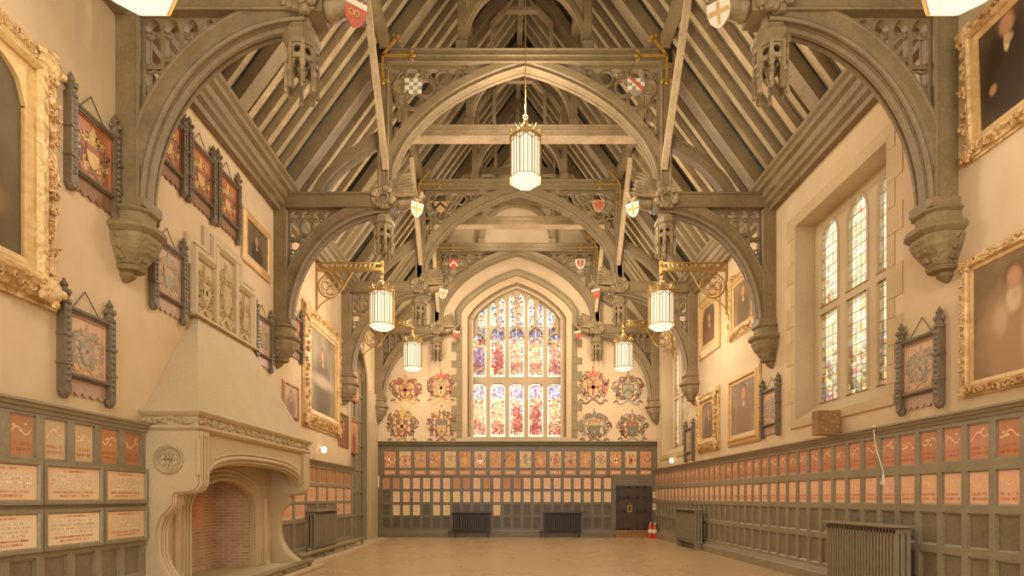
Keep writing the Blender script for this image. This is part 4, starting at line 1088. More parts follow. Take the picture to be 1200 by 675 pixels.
for x in (-.36, .36): mb.box(x - .05, x + .05, -.12, 0, .03, 1.46 if False else 1.44)
mb.build('stepped_frame', 'stone', ct)
for x, w, h, cz, sd in ((-.7, .5, .95, .55, 3), (0, .58, 1.3, .74, 7), (.7, .5, .95, .55, 9)):
    mb = MB(); arms(mb, w * 1.15, h, sd, .03, 0, (0, 0, 0, 0, 0), sd % 3); o = mb.build('carved_relief', ['stone_relief'], ct, loc=(x, -.05, cz))
# ------------------------------------------------------------------ framed things on the walls
def rect(w, h): return [(-w / 2, -h / 2), (w / 2, -h / 2), (w / 2, h / 2), (-w / 2, h / 2)]
def frame_mesh(mb, w, h, b, d, style, mi=0, arch=False):
    """A moulded picture frame of outer size w x h, border b, depth d."""
    path = [(x, 0, z) for x, z in rect(w - b, h - b)][::-1]
    k = b / 2
    prof = {'plain': [(-k, 0), (-k, d * .5), (-k * .5, d * .6), (k * .1, d), (k * .6, d), (k, d * .7), (k, 0)],
            'ornate': [(-k, 0), (-k, d * .3), (-k * .72, d * .3), (-k * .62, d * .55), (-k * .1, d * .62), (k * .35, d * .95), (k * .75, d), (k, d * .75), (k, 0)]}[style]
    s = 1
    mb.sweep(path, [(-p * s, q) for p, q in prof], (0, -1, 0), True, mi)
def leaf_border(mb, w, h, b, d, step, mi, seed, size=.06):
    rnd = random.Random(seed); pts = []
    for (x0, z0), (x1, z1) in zip(rect(w - b, h - b), rect(w - b, h - b)[1:] + rect(w - b, h - b)[:1]):
        ln = sqrt((x1 - x0) ** 2 + (z1 - z0) ** 2); n = max(2, int(ln / step))
        for i in range(n): f = i / n; pts.append((x0 + (x1 - x0) * f, z0 + (z1 - z0) * f))
    for i, (x, z) in enumerate(pts):
        curl(mb, (x + rnd.uniform(-.2, .2) * b, z + rnd.uniform(-.2, .2) * b), size * rnd.uniform(.8, 1.2), .9, rnd.uniform(0, 6.3), size * .34, d * .35, mi, rnd.choice((-1, 1)), 7, y=-d * .75)
    for x, z in rect(w - b, h - b):
        mb.ball((x, -d * .8, z), (b * .42, d * .35, b * .42), 10, 6, mi)
        for k in range(5): mb.ball((x + b * .42 * cos(k * 1.257), -d * .85, z + b * .42 * sin(k * 1.257)), (b * .16, d * .25, b * .16), 6, 4, mi)

def portrait(label, side, a, zc, w, h, b, d, canvas, frame='gilt', style='ornate', leaves=False, arch=False, tilt=0.0, seed=1, name='portrait', liner=True, group='framed portraits on the hall walls'):
    loc, rz = mount(side, a, zc, .004 + (sin(tilt) * h / 2 if tilt else 0))
    t = thing(name, label, 'painting', loc, rz, group)
    if tilt: t.rotation_euler.x = tilt
    mb = MB(); frame_mesh(mb, w, h, b, d, style)
    if leaves: leaf_border(mb, w, h, b, d, .11 if leaves is True else leaves, 0, seed, .055 if leaves is True else leaves * .5)
    mb.build('frame', frame, t)
    iw, ih = w - 2 * b + .02, h - 2 * b + .02
    if liner:
        mb = MB(); lb = min(.09, b * .45); mb.sweep([(x, 0, z) for x, z in rect(iw - lb, ih - lb)][::-1], [(-lb / 2, .0), (-lb / 2, d * .35), (0, d * .45), (lb / 2, d * .55), (lb / 2, 0)], (0, -1, 0), True)
        if arch:
            r = iw * .5 - lb
            f = head(-iw / 2, iw / 2, ih / 2 - iw * .32, iw * .30, 2.2)
            m2 = MB(lambda p, q, z: (p, -q, z)); pierced(m2, -iw / 2 + lb * .5, iw / 2 - lb * .5, ih / 2 - iw * .34, ih / 2 - lb * .5, .0, d * .42, [(-iw / 2 + lb, iw / 2 - lb, ih / 2 - iw * .40, lambda x: ih / 2 - iw * .34 + iw * .30 * max(.0, 1 - abs(x / (iw / 2 - lb)) ** 2.4) ** .42)], 16)
            mb.v += [v for v in m2.v]; o0 = len(mb.v) - len(m2.v); mb.f += [tuple(i + o0 for i in f_) for f_ in m2.f]; mb.m += [0] * len(m2.f)
        mb.build('liner', 'gilt_plain' if frame.startswith('gilt') else frame, t)
    mb = MB(); mb.box(-iw / 2, iw / 2, -.02, -.004, -ih / 2, ih / 2)
    mb.build('canvas', canvas, t)
    return t
SK, SK2 = rgb(192, 142, 100), rgb(182, 132, 92)
def person(name, bg, iw, ih, robe, face=(0, .28), seed=0, extra=(), fs=.10):
    fx, fz = face[0] * iw, face[1] * ih; r = fs * iw
    bl = [(fx, fz - ih * .42, iw * .30, ih * .40, robe, .35), (fx, fz - ih * .24, iw * .22, ih * .14, robe, .3)] + list(extra)[:4] + [(fx, fz + r * .35, r * 1.15, r * 1.3, rgb(112, 84, 56), .3), (fx, fz, r * .85, r * 1.2, SK, .4), (fx + r * .2, fz - r * 1.8, r * .5, r * .5, rgb(196, 164, 122), .5)] + list(extra)[4:]
    return m_painting(name, bg[0], bg[1], bl, seed)
DK = (rgb(92, 72, 48), rgb(116, 92, 62)); MID = (rgb(132, 106, 72), rgb(156, 128, 90)); GRY = (rgb(128, 108, 82), rgb(166, 142, 108))

# left wall
portrait('huge dark portrait in a wide ornate gilt frame with arched top, at the left edge', 'L', 5.3, 5.13, 2.10, 2.86, .36, .16,
         person('canvas_dark_brown', (rgb(96, 80, 54), rgb(118, 98, 68)), 1.4, 2.1, rgb(82, 64, 44), (-.05, .2), 1, [(.2, -.5, .25, .2, rgb(128, 98, 64), .4)]), leaves=.085, arch=True, seed=3)
portrait('small gilt framed dark portrait high on the left wall, right of three hatchments', 'L', 11.48, 6.78, 1.28, 1.06, .17, .07,
         person('canvas_small_dark', (rgb(104, 86, 60), rgb(132, 110, 78)), .9, .72, rgb(84, 68, 48), (0, .12), 4, fs=.09), 'gilt_plain', 'plain', liner=False)
portrait('small pale portrait in a thin brown frame just right of the fireplace hood', 'L', 13.3, 3.9, .98, .84, .07, .05,
         person('canvas_pale_small', (rgb(170, 140, 104), rgb(196, 166, 126)), .84, .7, rgb(150, 118, 92), (0, .2), 6, fs=.08), 'gilt_brown', 'plain', liner=False)
portrait('very large grey portrait in a broad pale gilt frame beyond the fireplace', 'L', 15.6, 5.02, 3.1, 3.2, .42, .12,
         person('canvas_grey_large', (rgb(134, 116, 86), rgb(168, 146, 110)), 2.3, 2.4, rgb(118, 98, 74), (0, .22), 8, [(0, -.2, .9, .16, rgb(184, 160, 122), .6)], .06), 'gilt', 'ornate', leaves=.13, seed=5)
portrait('brown portrait in a plain frame beneath the corbel of the third truss, left wall', 'L', 17.6, 3.72, 1.06, 1.08, .08, .05,
         person('canvas_brown_robed', (rgb(110, 84, 56), rgb(140, 108, 74)), .9, .95, rgb(150, 96, 66), (0, .2), 9, fs=.09), 'gilt_brown', 'plain', liner=False)
# right wall
portrait('large dark portrait of a person with one pale hand, high at the right edge', 'R', 6.42, 6.75, 1.66, 1.72, .20, .10,
         person('canvas_person_pale_hand', (rgb(82, 64, 42), rgb(106, 84, 57)), 1.26, 1.32, rgb(70, 54, 36), (-.13, .35), 2, [(-.17, .26, .04, .12, rgb(220, 190, 140), .3), (-.37, -.18, .05, .06, SK2, .4)], .085), 'gilt', 'ornate', leaves=.12, seed=8, tilt=radians(2))
portrait('large portrait of a person in a pale robe, gilt frame, low at the right edge', 'R', 6.36, 3.78, 1.86, 1.80, .14, .08,
         person('canvas_person_pale_robe', (rgb(120, 94, 64), rgb(150, 122, 86)), 1.6, 1.54, rgb(168, 134, 94), (-.11, .26), 3, [(-.18, .16, .10, .16, rgb(206, 178, 136), .4), (-.36, -.05, .10, .18, rgb(192, 160, 118), .5), (.0, -.3, .08, .3, rgb(190, 158, 116), .5)], .07), 'gilt', 'ornate', leaves=.1, seed=9)
portrait('gilt framed greyish portrait low on the right wall, left of the second truss corbel', 'R', 14.03, 3.86, 1.94, 1.86, .20, .09,
         person('canvas_grey_robed', GRY, 1.5, 1.44, rgb(150, 116, 90), (0, .25), 5), 'gilt_plain', 'ornate', seed=4)
portrait('gilt framed brown portrait high on the right wall, left of the second truss post', 'R', 14.05, 6.55, 1.66, 1.66, .22, .10,
         person('canvas_brown_high', MID, 1.2, 1.2, rgb(118, 92, 66), (0, .22), 7), 'gilt', 'ornate', leaves=.12, seed=14)
portrait('gilt framed dark portrait with rounded corners high on the right wall, behind a lantern bracket', 'R', 16.4, 6.70, 1.72, 1.78, .28, .10,
         person('canvas_dark_high', (rgb(100, 84, 62), rgb(128, 108, 80)), 1.2, 1.2, rgb(132, 92, 66), (0, .15), 11), 'gilt_plain', 'plain', arch=True, seed=15)
portrait('ornate gilt frame with arched greyish picture low on the right wall, beside the far window', 'R', 16.45, 3.86, 1.72, 1.80, .30, .12,
         person('canvas_grey_arched', GRY, 1.1, 1.2, rgb(126, 104, 78), (0, .2), 12), 'gilt', 'ornate', leaves=.1, arch=True, seed=16)

# hatchment frames: turned posts with finials, two rails, painted arms, scalloped apron
def hatchment(kind, seed):
    t = thing('armorial_panel', '', 'armorial panel', (0, 0, 0), 0, 'armorial panels in dark turned frames')
    for s in (-1, 1):
        mb = MB(); x = s * .37
        mb.box(x - .05, x + .05, -.10, 0, .06, 1.10)
        for k in range(12): mb.ball((x - s * .0, -.10, .20 + k * .075), (.03, .025, .03), 6, 4)
        mb.lathe([(0, -.02), (.03, -.01), (.055, .03), (.06, .07), (.05, .10)], 10, (x, -.05, 0), cap=False)
        mb.lathe([(.06, 1.08), (.075, 1.10), (.075, 1.13), (.045, 1.15), (.05, 1.19), (.07, 1.22), (.045, 1.26), (.03, 1.28), (.045, 1.31), (.025, 1.35), (.0, 1.40)], 10, (x, -.05, 0), cap=False)
        for k in range(4): a = k * pi / 2; mb.ball((x + .065 * cos(a), -.05 + .065 * sin(a), 1.22), (.025, .025, .035), 6, 4)
        for zz in (.38, .72): mb.box(x - .062, x + .062, -.115, 0, zz, zz + .03)
        mb.build('turned_post', 'black_oak', t)
    for z, h in ((1.02, .075), (.25, .06)):
        mb = MB(); mb.box(-.34, .34, -.07, 0, z, z + h); mb.tube([(-.34, -.075, z + h * .5), (.34, -.075, z + h * .5)], .02, 6)
        mb.build('rail', 'black_oak', t)
    mb = MB(); mb.box(-.33, .33, -.03, -.005, .30, 1.03); mb.sweep([(x, -.03, z + .665) for x, z in rect(.62, .70)][::-1], [(-.018, 0), (-.018, .02), (.018, .012), (.018, 0)], (0, -1, 0), True)
    p = mb.build('painted_panel', {'red': 'h_red', 'faded': 'h_violet', 'pale': 'h_pale'}[kind], t)
    mb = MB(); arms(mb, .60, .70, seed, .006, 0, rich=True, crest=seed % 3)
    pal = {'red': ['deep_red', 'ochre', 'brown', 'ochre', 'black'], 'faded': ['h_pale', 'grey', 'tan', 'grey', 'tan'], 'pale': ['tan', 'h_pale', 'grey', 'grey', 'h_violet']}[kind]
    mb.build('coat_of_arms', pal, p, loc=(0, -.031, .66))
    mb = MB(); n = 5; w = .64 / n; pl = [(-.32, .26)]
    for i in range(n): pl += [(-.32 + w * (i + f), .10 - .05 * sin(pi * f)) for f in (0, .25, .5, .75)]
    pl += [(.32, .10), (.32, .26)]
    mb.prism(pl, -.03, -.004, XZ); mb.build('scalloped_apron', 'h_violet' if kind != 'red' else 'brown', t)
    mb = MB(); mb.tube([(-.22, -.03, 1.09), (0, -.012, 1.36), (.22, -.03, 1.09)], .006, 5); mb.build('hanging_wire', 'black', t)
    return t
hp = {}
def place_hatch(kind, seed, side, a, z, label):
    loc, rz = mount(side, a, z)
    if kind not in hp: hp[kind] = o = hatchment(kind, seed); o.location = loc; o.rotation_euler.z = rz
    else: o = dup(hp[kind], loc, rz)
    o['label'] = label
place_hatch('red', 21, 'L', 6.92, 5.22, 'red armorial panel between the huge gilt portrait and the nearest truss post')
place_hatch('pale', 22, 'L', 6.82, 2.75, 'pale armorial panel in dark turned frame just above the panelling at the left')
place_hatch('red', 23, 'L', 8.46, 6.37, 'red armorial panel high on the left wall, nearest of the row of three')
place_hatch('red', 23, 'L', 9.36, 6.37, 'red armorial panel high on the left wall, middle of the row of three')
place_hatch('red', 23, 'L', 10.26, 6.42, 'red armorial panel high on the left wall, last of the row of three')
place_hatch('faded', 24, 'L', 8.46, 4.33, 'faded armorial panel left of the carved stone panels over the fireplace')
place_hatch('faded', 24, 'L', 11.75, 4.30, 'faded armorial panel between the carved stone panels and the second truss corbel')
place_hatch('red', 23, 'L', 13.55, 4.92, 'armorial panel half hidden behind the second truss post, left wall')
place_hatch('pale', 22, 'R', 8.0, 2.82, 'pale armorial panel between the near window and the low portrait at the right edge')
place_hatch('pale', 22, 'R', 12.55, 2.95, 'narrow-looking armorial panel beyond the near window, under the second truss corbel')
place_hatch('faded', 24, 'R', 18.1, 2.76, 'armorial panel half hidden by an ornate gilt frame, beside the far window')

# painted arms on the far wall
fa = [(475, 455, 33, 36, 0, 31, 'red'), (517, 452, 30, 42, 1, 32, 'red'), (471, 497, 32, 45, 0, 33, 'brn'), (517.5, 497, 32, 45, 2, 34, 'brn'),
      (695, 451, 33, 46, 1, 35, 'red'), (736, 455, 33, 40, 2, 36, 'mix'), (696.5, 498, 33, 42, 1, 37, 'gry'), (741, 499, 33, 38, 2, 38, 'mix')]
fl = ['upper outer painted coat of arms left of the big window, red and gold', 'upper inner painted coat of arms left of the big window, red mantling', 'lower outer painted coat of arms left of the big window, olive with a tall crest', 'lower inner painted coat of arms left of the big window, olive and brown',
      'upper inner painted coat of arms right of the big window, red with a tall crest', 'upper outer painted coat of arms right of the big window, red and grey', 'lower inner painted coat of arms right of the big window, grey and white', 'lower outer painted coat of arms right of the big window, grey and red']
pals = {'red': ['ochre', 'deep_red', 'brown', 'tan', 'red'], 'brn': ['tan', 'green', 'brown', 'ochre', 'deep_red'], 'mix': ['grey', 'deep_red', 'brown', 'grey', 'green'], 'gry': ['tan', 'grey', 'brown', 'tan', 'green']}
for (px, py, w, h, cr, sd, pal), lb in zip(fa, fl):
    x, z = wf(px, py); s = YF / F
    mb = MB(); arms(mb, w * s * 1.12, h * s * 1.05, sd, .018, 0, crest=cr)
    o = mb.build('coat_of_arms', pals[pal], loc=(x, YF - .001, z)); tag(o, lb, 'coat of arms', 'arms painted beside the far window')

# ------------------------------------------------------------------ wainscots and the boards in them
def wainscot(name, label, side, a0, a1, top, rows, cols, depth=.07, mat='dado', plinth=.2, cornice=True, gaps=()):
    """rows: (z0, z1) of the sunk panels, cols: (lo, hi) along the wall. gaps: (a0, a1, z0, z1) left open."""
    t = struct(thing(name, label, 'panelling', (0, 0, 0)))
    mb = MB(WALL[side]); e = depth
    mb.box(a0, a1, 0, e * .5, 0, top - .02, 1)
    zs = [plinth]
    for r in rows: zs += [r[0], r[1]]
    zs.append(top - .02); zs = sorted(zs)
    for i in range(0, len(zs), 2):
        if zs[i + 1] - zs[i] > .005: mb.box(a0, a1, e * .5, e, zs[i], zs[i + 1])
    for r in rows:
        cs = cols[rows.index(r)] if isinstance(cols[0], list) else cols
        prev = a0
        for lo, hi in cs:
            mb.box(prev, lo, e * .5, e - .001, r[0], r[1]); prev = hi
            # moulded sight edge
            for q in ((lo, lo + .018), (hi - .018, hi)): mb.box(q[0], q[1], e * .5, e * .8, r[0], r[1])
            mb.box(lo, hi, e * .5, e * .8, r[1] - .018, r[1]); mb.prism([(e * .5, r[0]), (e - .002, r[0]), (e * .5, r[0] + .03)], lo, hi, lambda p, q, h: (h, p, q))
        mb.box(prev, a1, e * .5, e - .001, r[0], r[1])
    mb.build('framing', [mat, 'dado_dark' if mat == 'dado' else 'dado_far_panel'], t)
    if cornice:
        mb = MB(WALL[side])
        prof = [(0, top - .10), (e + .02, top - .10), (e + .03, top - .06), (e + .06, top - .05), (e + .07, top - .02), (e + .10, top - .005), (e + .10, top + .02), (0, top + .02)]
        mb.prism(prof, a0, a1, lambda p, q, h: (h, p, q)); mb.build('cornice', mat, t)
    mb = MB(WALL[side]); mb.prism([(0, 0), (e + .13, 0), (e + .13, plinth * .62), (e + .11, plinth * .72), (e + .05, plinth * .78), (e + .02, plinth), (0, plinth)], a0, a1, lambda p, q, h: (h, p, q)); mb.build('plinth', mat, t)
    return t

panel_mesh = {}
def panel_var(key, w, h, board, deco, seed):
    """One painted board: local x right, z up from its lower edge, front at -y."""
    if key in panel_mesh: return panel_mesh[key]
    mb = MB(); mb.box(-w / 2, w / 2, -.010, 0, 0, h, 0); y = -.0115; rnd = random.Random(seed)
    if deco == 'wave':                       # gilt ribbon over two lines of lettering
        n = 12; up = []; dn = []
        for i in range(n + 1):
            f = i / n; x = (-.40 + .8 * f) * w; z = h * (.68 + .09 * sin(f * 7 + seed) + .10 * f * (seed % 2) - .05)
            up.append((x, z + h * .022)); dn.append((x, z - h * .022))
        for i in range(n): mb.quad((up[i][0], y, up[i][1]), (up[i + 1][0], y, up[i + 1][1]), (dn[i + 1][0], y, dn[i + 1][1]), (dn[i][0], y, dn[i][1]), 1)
        for k in range(3): mb.ball((w * rnd.uniform(-.3, .3), -.010, h * rnd.uniform(.55, .85)), (w * .06, .004, h * .035), 6, 4, 1)
        for i in range(2): scrawl(mb, -w * .36, w * .36, h * (.28 - .14 * i), h * .08, y, 2, seed * 7 + i)
    elif deco == 'lines':
        for i in range(5): scrawl(mb, -w * rnd.uniform(.3, .42), w * rnd.uniform(.3, .42), h * (.78 - .15 * i), h * .06, y, 2, seed * 9 + i)
    elif deco == 'text':                     # big inscribed board: red heading, gold-laid lines, red footing
        scrawl(mb, -w * .20, w * .20, h * .86, h * .055, y, 2, seed + 1)
        for i, z in enumerate((.72, .60, .48, .36)):
            hw = rnd.uniform(.30, .45)
            mb.quad((-w * hw, y, h * z - h * .015), (w * hw, y, h * z - h * .015), (w * hw, y, h * z + h * .05), (-w * hw, y, h * z + h * .05), 1)
            scrawl(mb, -w * hw, w * hw, h * z - h * .01, h * .06, y - .001, 3, seed * 5 + i)
        for i, z in enumerate((.21, .10)): scrawl(mb, -w * (.38 - .1 * i), w * (.38 - .1 * i), h * z, h * .065, y, 2, seed * 3 + i)
    elif deco == 'arms':
        m2 = MB(); arms(m2, w * .95, h * .95, seed, .004, 0, (1, 2, 3, 1, 4), seed % 3, True, False)
        o0 = len(mb.v); mb.v += [(a, b - .010, c + h * .5) for a, b, c in m2.v]; mb.f += [tuple(i + o0 for i in f) for f in m2.f]; mb.m += m2.m
    mats = [board, 'ink_gold', 'ink_red' if deco != 'lines' else 'ink_brown', 'ink_sepia', 'white']
    if deco == 'wave' : mats = [board, 'ribbon', 'ink_red']
    if deco == 'arms': mats = [board, ['ochre', 'red', 'tan', 'ochre', 'grey'][seed % 5], ['deep_red', 'brown', 'green', 'brown', 'deep_red'][seed % 5], 'ochre', ['white', 'ochre', 'red'][seed % 3]]
    panel_mesh[key] = mb.mesh('board', mats, recalc=False); return panel_mesh[key]
def put_panel(name, mesh, side, a, z, out, label, cat, group):
    o = bpy.data.objects.new(name, mesh); C.objects.link(o)
    loc, rz = mount(side, a, z, out); o.location = loc; o.rotation_euler.z = rz
    return tag(o, label, cat, group)

# right wall: two rows of coloured boards over two rows of plain panels, pitch .415 m
rows_r = [(.33, .82), (.92, 1.38), (1.48, 1.92), (2.05, 2.52)]
pitch = .415; cols_r = []
a = YF - .16
while a > 3.0:
    cols_r.append((a - .325, a)); a -= pitch
cols_r = sorted(cols_r)
wainscot('wainscot', 'oak wainscot along the whole right wall', 'R', 2.6, YF - .09, 2.68, rows_r, cols_r, plinth=.28)
n = len(cols_r)
for i, (lo, hi) in enumerate(cols_r):
    k = n - i
    if hi < 5.9: continue
    for row, (z0, z1) in enumerate(rows_r[2:]):
        bd = ('b_orange' if row == 0 else 'b_red') if i % 3 else ('b_orange' if row == 0 else 'b_brown')
        me = panel_var(('R', row, i % 4, bd), .312, z1 - z0 - .012, bd, 'wave', i % 4 + 3 * row)
        nm = 'crest_board'
        put_panel(nm, me, 'R', (lo + hi) / 2, z0 + .006, .036, '%s ribbon crest board, %s row of right wall panelling, %s from the far corner' % ('orange' if row == 0 else 'russet', 'lower' if row == 0 else 'upper', nth(k)), 'board', 'crest boards of the right wall, %s row' % ('lower' if row == 0 else 'upper'))

# left wall, before and beyond the fireplace
rows_l = [(.12, .44), (.50, .92), (2.0, 2.47)]
cols_l = [(7.457 - .433 * k, 7.457 - .433 * k + .325) for k in range(11)][::-1]
wainscot('wainscot', 'dark oak wainscot of the left wall in front of the fireplace', 'L', 2.6, FY0 - .005, 2.60, rows_l, cols_l, plinth=.08)
for k, (lo, hi) in enumerate(cols_l[::-1]):
    if hi < 5.4: continue
    bd = ['b_brown', 'b_brown', 'b_tan', 'b_tan', 'b_brown', 'b_brown'][min(k, 5)]
    me = panel_var(('Lw', k, bd), .30, .44, bd, 'wave', k + 2)
    put_panel('crest_board', me, 'L', (lo + hi) / 2, 2.015, .036, '%s crest board in the top row left of the fireplace, %s from the fireplace' % ('orange brown' if bd == 'b_brown' else 'pale glossy', nth(k + 1)), 'board', 'crest boards left of the fireplace')
for j, zb in enumerate((1.50, .985)):
    for k, (lo, hi) in enumerate(((7.02, 7.86), (6.10, 7.0), (5.18, 6.08), (4.26, 5.16))):
        w, h = hi - lo, .475 if j == 0 else .465
        loc, rz = mount('L', (lo + hi) / 2, zb, .072)
        lb = 'framed %s board with red and gold lettering, %s row, %s left of the fireplace' % (['orange', 'orange', 'orange', 'orange'][k] if j == 0 else ['orange', 'cream', 'cream', 'cream'][k], 'upper' if j == 0 else 'lower', nth(k + 1))
        if hi < 5.3: continue
        t = thing('inscribed_board', lb, 'board', loc, rz, 'framed inscribed boards left of the fireplace')
        mb = MB(); mb.sweep([(x, 0, z + h / 2) for x, z in rect(w - .055, h - .055)][::-1], [(-.0275, 0), (-.0275, .03), (-.01, .05), (.0275, .05), (.0275, 0)], (0, -1, 0), True); mb.build('frame', 'dado', t)
        bd = 'b_peach' if (j == 0 or k == 0) else 'b_cream'
        o = bpy.data.objects.new('text_panel', panel_var(('Lt', j, k), w - .10, h - .10, bd, 'text', 11 + j * 5 + k)); C.objects.link(o); o.parent = t; o.location = (0, -.012, .05)
cols_far = [(12.62 + .83 * k, 12.62 + .83 * k + .70) for k in range(7)]
rows_lf = [(.3, .95), (1.05, 1.42), (1.48, 1.88), (1.97, 2.38)]
wainscot('wainscot', 'dark oak wainscot of the left wall beyond the fireplace', 'L', FY1 + .005, 18.5, 2.56, rows_lf, cols_far, plinth=.22)
for row, (z0, z1) in enumerate(rows_lf[1:]):
    for k, (lo, hi) in enumerate(cols_far):
        if row == 0 and k in (2, 3, 4): continue
        bd = 'b_orange' if row < 2 else 'b_brown'
        me = panel_var(('Lf', row, k % 3, bd), .67, z1 - z0 - .03, bd, 'lines', row * 3 + k % 3 + 1)
        put_panel('lettered_board', me, 'L', (lo + hi) / 2, z0 + .015, .036, 'wide orange lettered board beyond the fireplace, %s row, %s from the fireplace' % (['lowest', 'middle', 'top'][row], nth(k + 1)), 'board', 'lettered boards beyond the fireplace')
o = MB(); o.box(-L + .02, -4.52, 12.64, 21.2, 0, .035); tag(o.build('stone_kerb', 'stone'), 'pale stone kerb strip on the floor along the left wall', 'kerb')
o = MB(); o.tube([(-L + .42, 12.72, .22), (-L + .42, 18.4, .22)], .05, 10)
for y in (12.8, 14.6, 16.4, 18.3): o.box(-L + .39, -L + .45, y - .03, y + .03, .035, .22)
tag(o.build('pipe_rail', 'stone_grey', smooth=True), 'low round rail in front of the left wainscot beyond the fireplace', 'rail')

# recess of dark panelling at the far end of the left wall
t = struct(thing('door_1', 'tall arched opening filled with dark oak panelling at the far end of the left wall', 'doorway', (0, 0, 0)))
mb = MB(WALL['L']); mb.box(BAY[0] - .02, BAY[1] + .02, -.24, -.32, 0, 7.2)
for k in range(6): a = BAY[0] + .02 + k * (BAY[1] - BAY[0] - .04) / 5; mb.box(a - .05, a + .05, -.24, -.18, 0, 7.2)
for z in (.1, .95, 1.8, 2.6, 3.5, 4.4, 5.3, 6.2): mb.box(BAY[0], BAY[1], -.24, -.19, z - .05, z + .05)
mb.build('panelling', 'dado', t)
mb = MB(WALL['L']); bp = [(BAY[0], 0), (BAY[0], 5.75)] + [(BAY[0] + (BAY[1] - BAY[0]) * i / 24, BAY_HEAD(BAY[0] + (BAY[1] - BAY[0]) * i / 24)) for i in range(1, 24)] + [(BAY[1], 5.75), (BAY[1], 0)]
mb.sweep([(a, 0, z) for a, z in bp], [(-.01, -.3), (-.01, .02), (.2, .04), (.2, -.02), (.05, -.02)], (0, 1, 0)); mb.build('stone_arch', 'stone', t)
mb = MB(WALL['L']); mb.box(BAY[1] + .02, YF - .12, 0, .06, 0, 5.6)
for k in range(9): mb.box(BAY[1] + .03, YF - .13, .06, .066, .05 + .62 * k, .05 + .62 * k + .6)
mb.build('stone_pier', 'stone', t)
for z, nm in ((5.55, 'upper'), (3.7, 'lower')):
    portrait('%s of two small portraits hung on the dark panelled recess, far left' % nm, 'L', 19.45, z, 1.0, 1.2, .09, .05, person('canvas_recess_' + nm, (rgb(176, 128, 96), rgb(206, 160, 120)), .8, 1.0, rgb(150, 96, 76), (0, .2), 17 if nm == 'upper' else 18, fs=.1), 'gilt_brown', 'plain', liner=False).location.x = -L - .17

# far wall
s = YF / F
cxs = lambda x0, p, w, n: [(wf(x0 + p * k)[0], wf(x0 + p * k + w)[0]) for k in range(n)]
colA = cxs(450.2, 17.6, 14.2, 18); colB = cxs(448.6, 11.75, 8.9, 23)
fz = lambda y: wf(0, y)[1]
XD0, XD1 = wf(719.5)[0], wf(765.5)[0]
rows_a = [(fz(557.2), fz(550.3)), (fz(548.6), fz(528.4))]
rows_b = [(fz(619.6), fz(606)), (fz(604.2), fz(591)), (fz(588.7), fz(575.3)), (fz(573.2), fz(559.6))]
colBd = [c for c in colB if c[1] < XD0]
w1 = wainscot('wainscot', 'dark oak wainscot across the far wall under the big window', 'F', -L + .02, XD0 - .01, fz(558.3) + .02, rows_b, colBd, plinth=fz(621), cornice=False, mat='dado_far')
t = struct(thing('wainscot', 'upper band of the far wall wainscot with heraldic boards', 'panelling', (0, 0, 0)))
mb = MB(WALL['F']); z0, z1 = fz(558.3) + .02, fz(522)
mb.box(-L + .02, R - .02, 0, .025, z0, z1)
zz = [z0, rows_a[0][0], rows_a[0][1], rows_a[1][0], rows_a[1][1], z1]
for i in range(0, 6, 2): mb.box(-L + .02, R - .02, .025, .055, zz[i], zz[i + 1])
for r in rows_a:
    prev = -L + .02
    for lo, hi in colA: mb.box(prev, lo, .025, .054, r[0], r[1]); prev = hi
    mb.box(prev, R - .02, .025, .054, r[0], r[1])
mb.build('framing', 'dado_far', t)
mb = MB(WALL['F']); mb.prism([(0, z1 - .06), (.08, z1 - .06), (.10, z1), (.15, z1 + .02), (.17, z1 + .09), (.2, z1 + .11), (.2, z1 + .15), (0, z1 + .15)], -L + .02, R - .03, lambda p, q, h: (h, p, q)); mb.build('cornice', 'dado_far', t)
mb = MB(WALL['F']); mb.box(R - .20, R - .03, 0, .10, 0, z1 - .06); mb.box(R - .22, R - .02, 0, .14, 0, .3); mb.build('corner_post', 'dado_far', t)
for k, (lo, hi) in enumerate(colA):
    w = hi - lo - .03; r = rows_a[1]
    me = panel_var(('FA', k), w, r[1] - r[0] - .03, ['b_brown', 'b_tan', 'b_red', 'b_brown', 'b_tan'][k % 5], 'arms', 60 + k)
    o = put_panel('heraldic_board', me, 'F', (lo + hi) / 2, r[0] + .015, .026, 'square heraldic board in the top row under the big window, %s from the left' % nth(k + 1), 'board', 'heraldic boards of the far wall')
    mb = MB(); h = rows_a[0][1] - rows_a[0][0]; mb.box(-w / 2, w / 2, -.01, 0, 0, h - .03, 0); scrawl(mb, -w * .4, w * .4, h * .3, h * .3, -.0115, 1, k)
    q = mb.build('name_strip', ['b_brown', 'ink_gold'], o, loc=(0, 0, rows_a[0][0] - r[0])); 
lit_d = {1, 2, 3, 5, 6, 11}
nmr = ['third', 'second', 'first']
random.seed(8)
for ri, r in enumerate(rows_b[1:]):
    for k, (lo, hi) in enumerate(colBd):
        if ri == 0 and k not in lit_d: continue
        if ri == 1 and k == 0: continue
        bd = ('b_pale' if ri == 0 else random.choice(('b_pale', 'b_peach', 'b_orange', 'b_orange')) if ri == 1 and k < 12 else ('b_peach' if ri == 1 else random.choice(('b_brown', 'b_orange', 'b_brown'))))
        if ri == 2 and k > 13: bd = 'b_orange'
        me = panel_var(('FB', ri, bd, k % 3), hi - lo - .025, r[1] - r[0] - .025, bd, 'lines', ri * 5 + k % 3)
        put_panel('name_board', me, 'F', (lo + hi) / 2, r[0] + .0125, .036, 'small %s lettered board on the far wall, %s name row, %s column from left' % ({'b_pale': 'pale yellow', 'b_peach': 'peach', 'b_orange': 'orange', 'b_brown': 'brown'}[bd], ['bottom', 'middle', 'top'][ri], nth(k + 1)), 'board', 'name boards of the far wall')

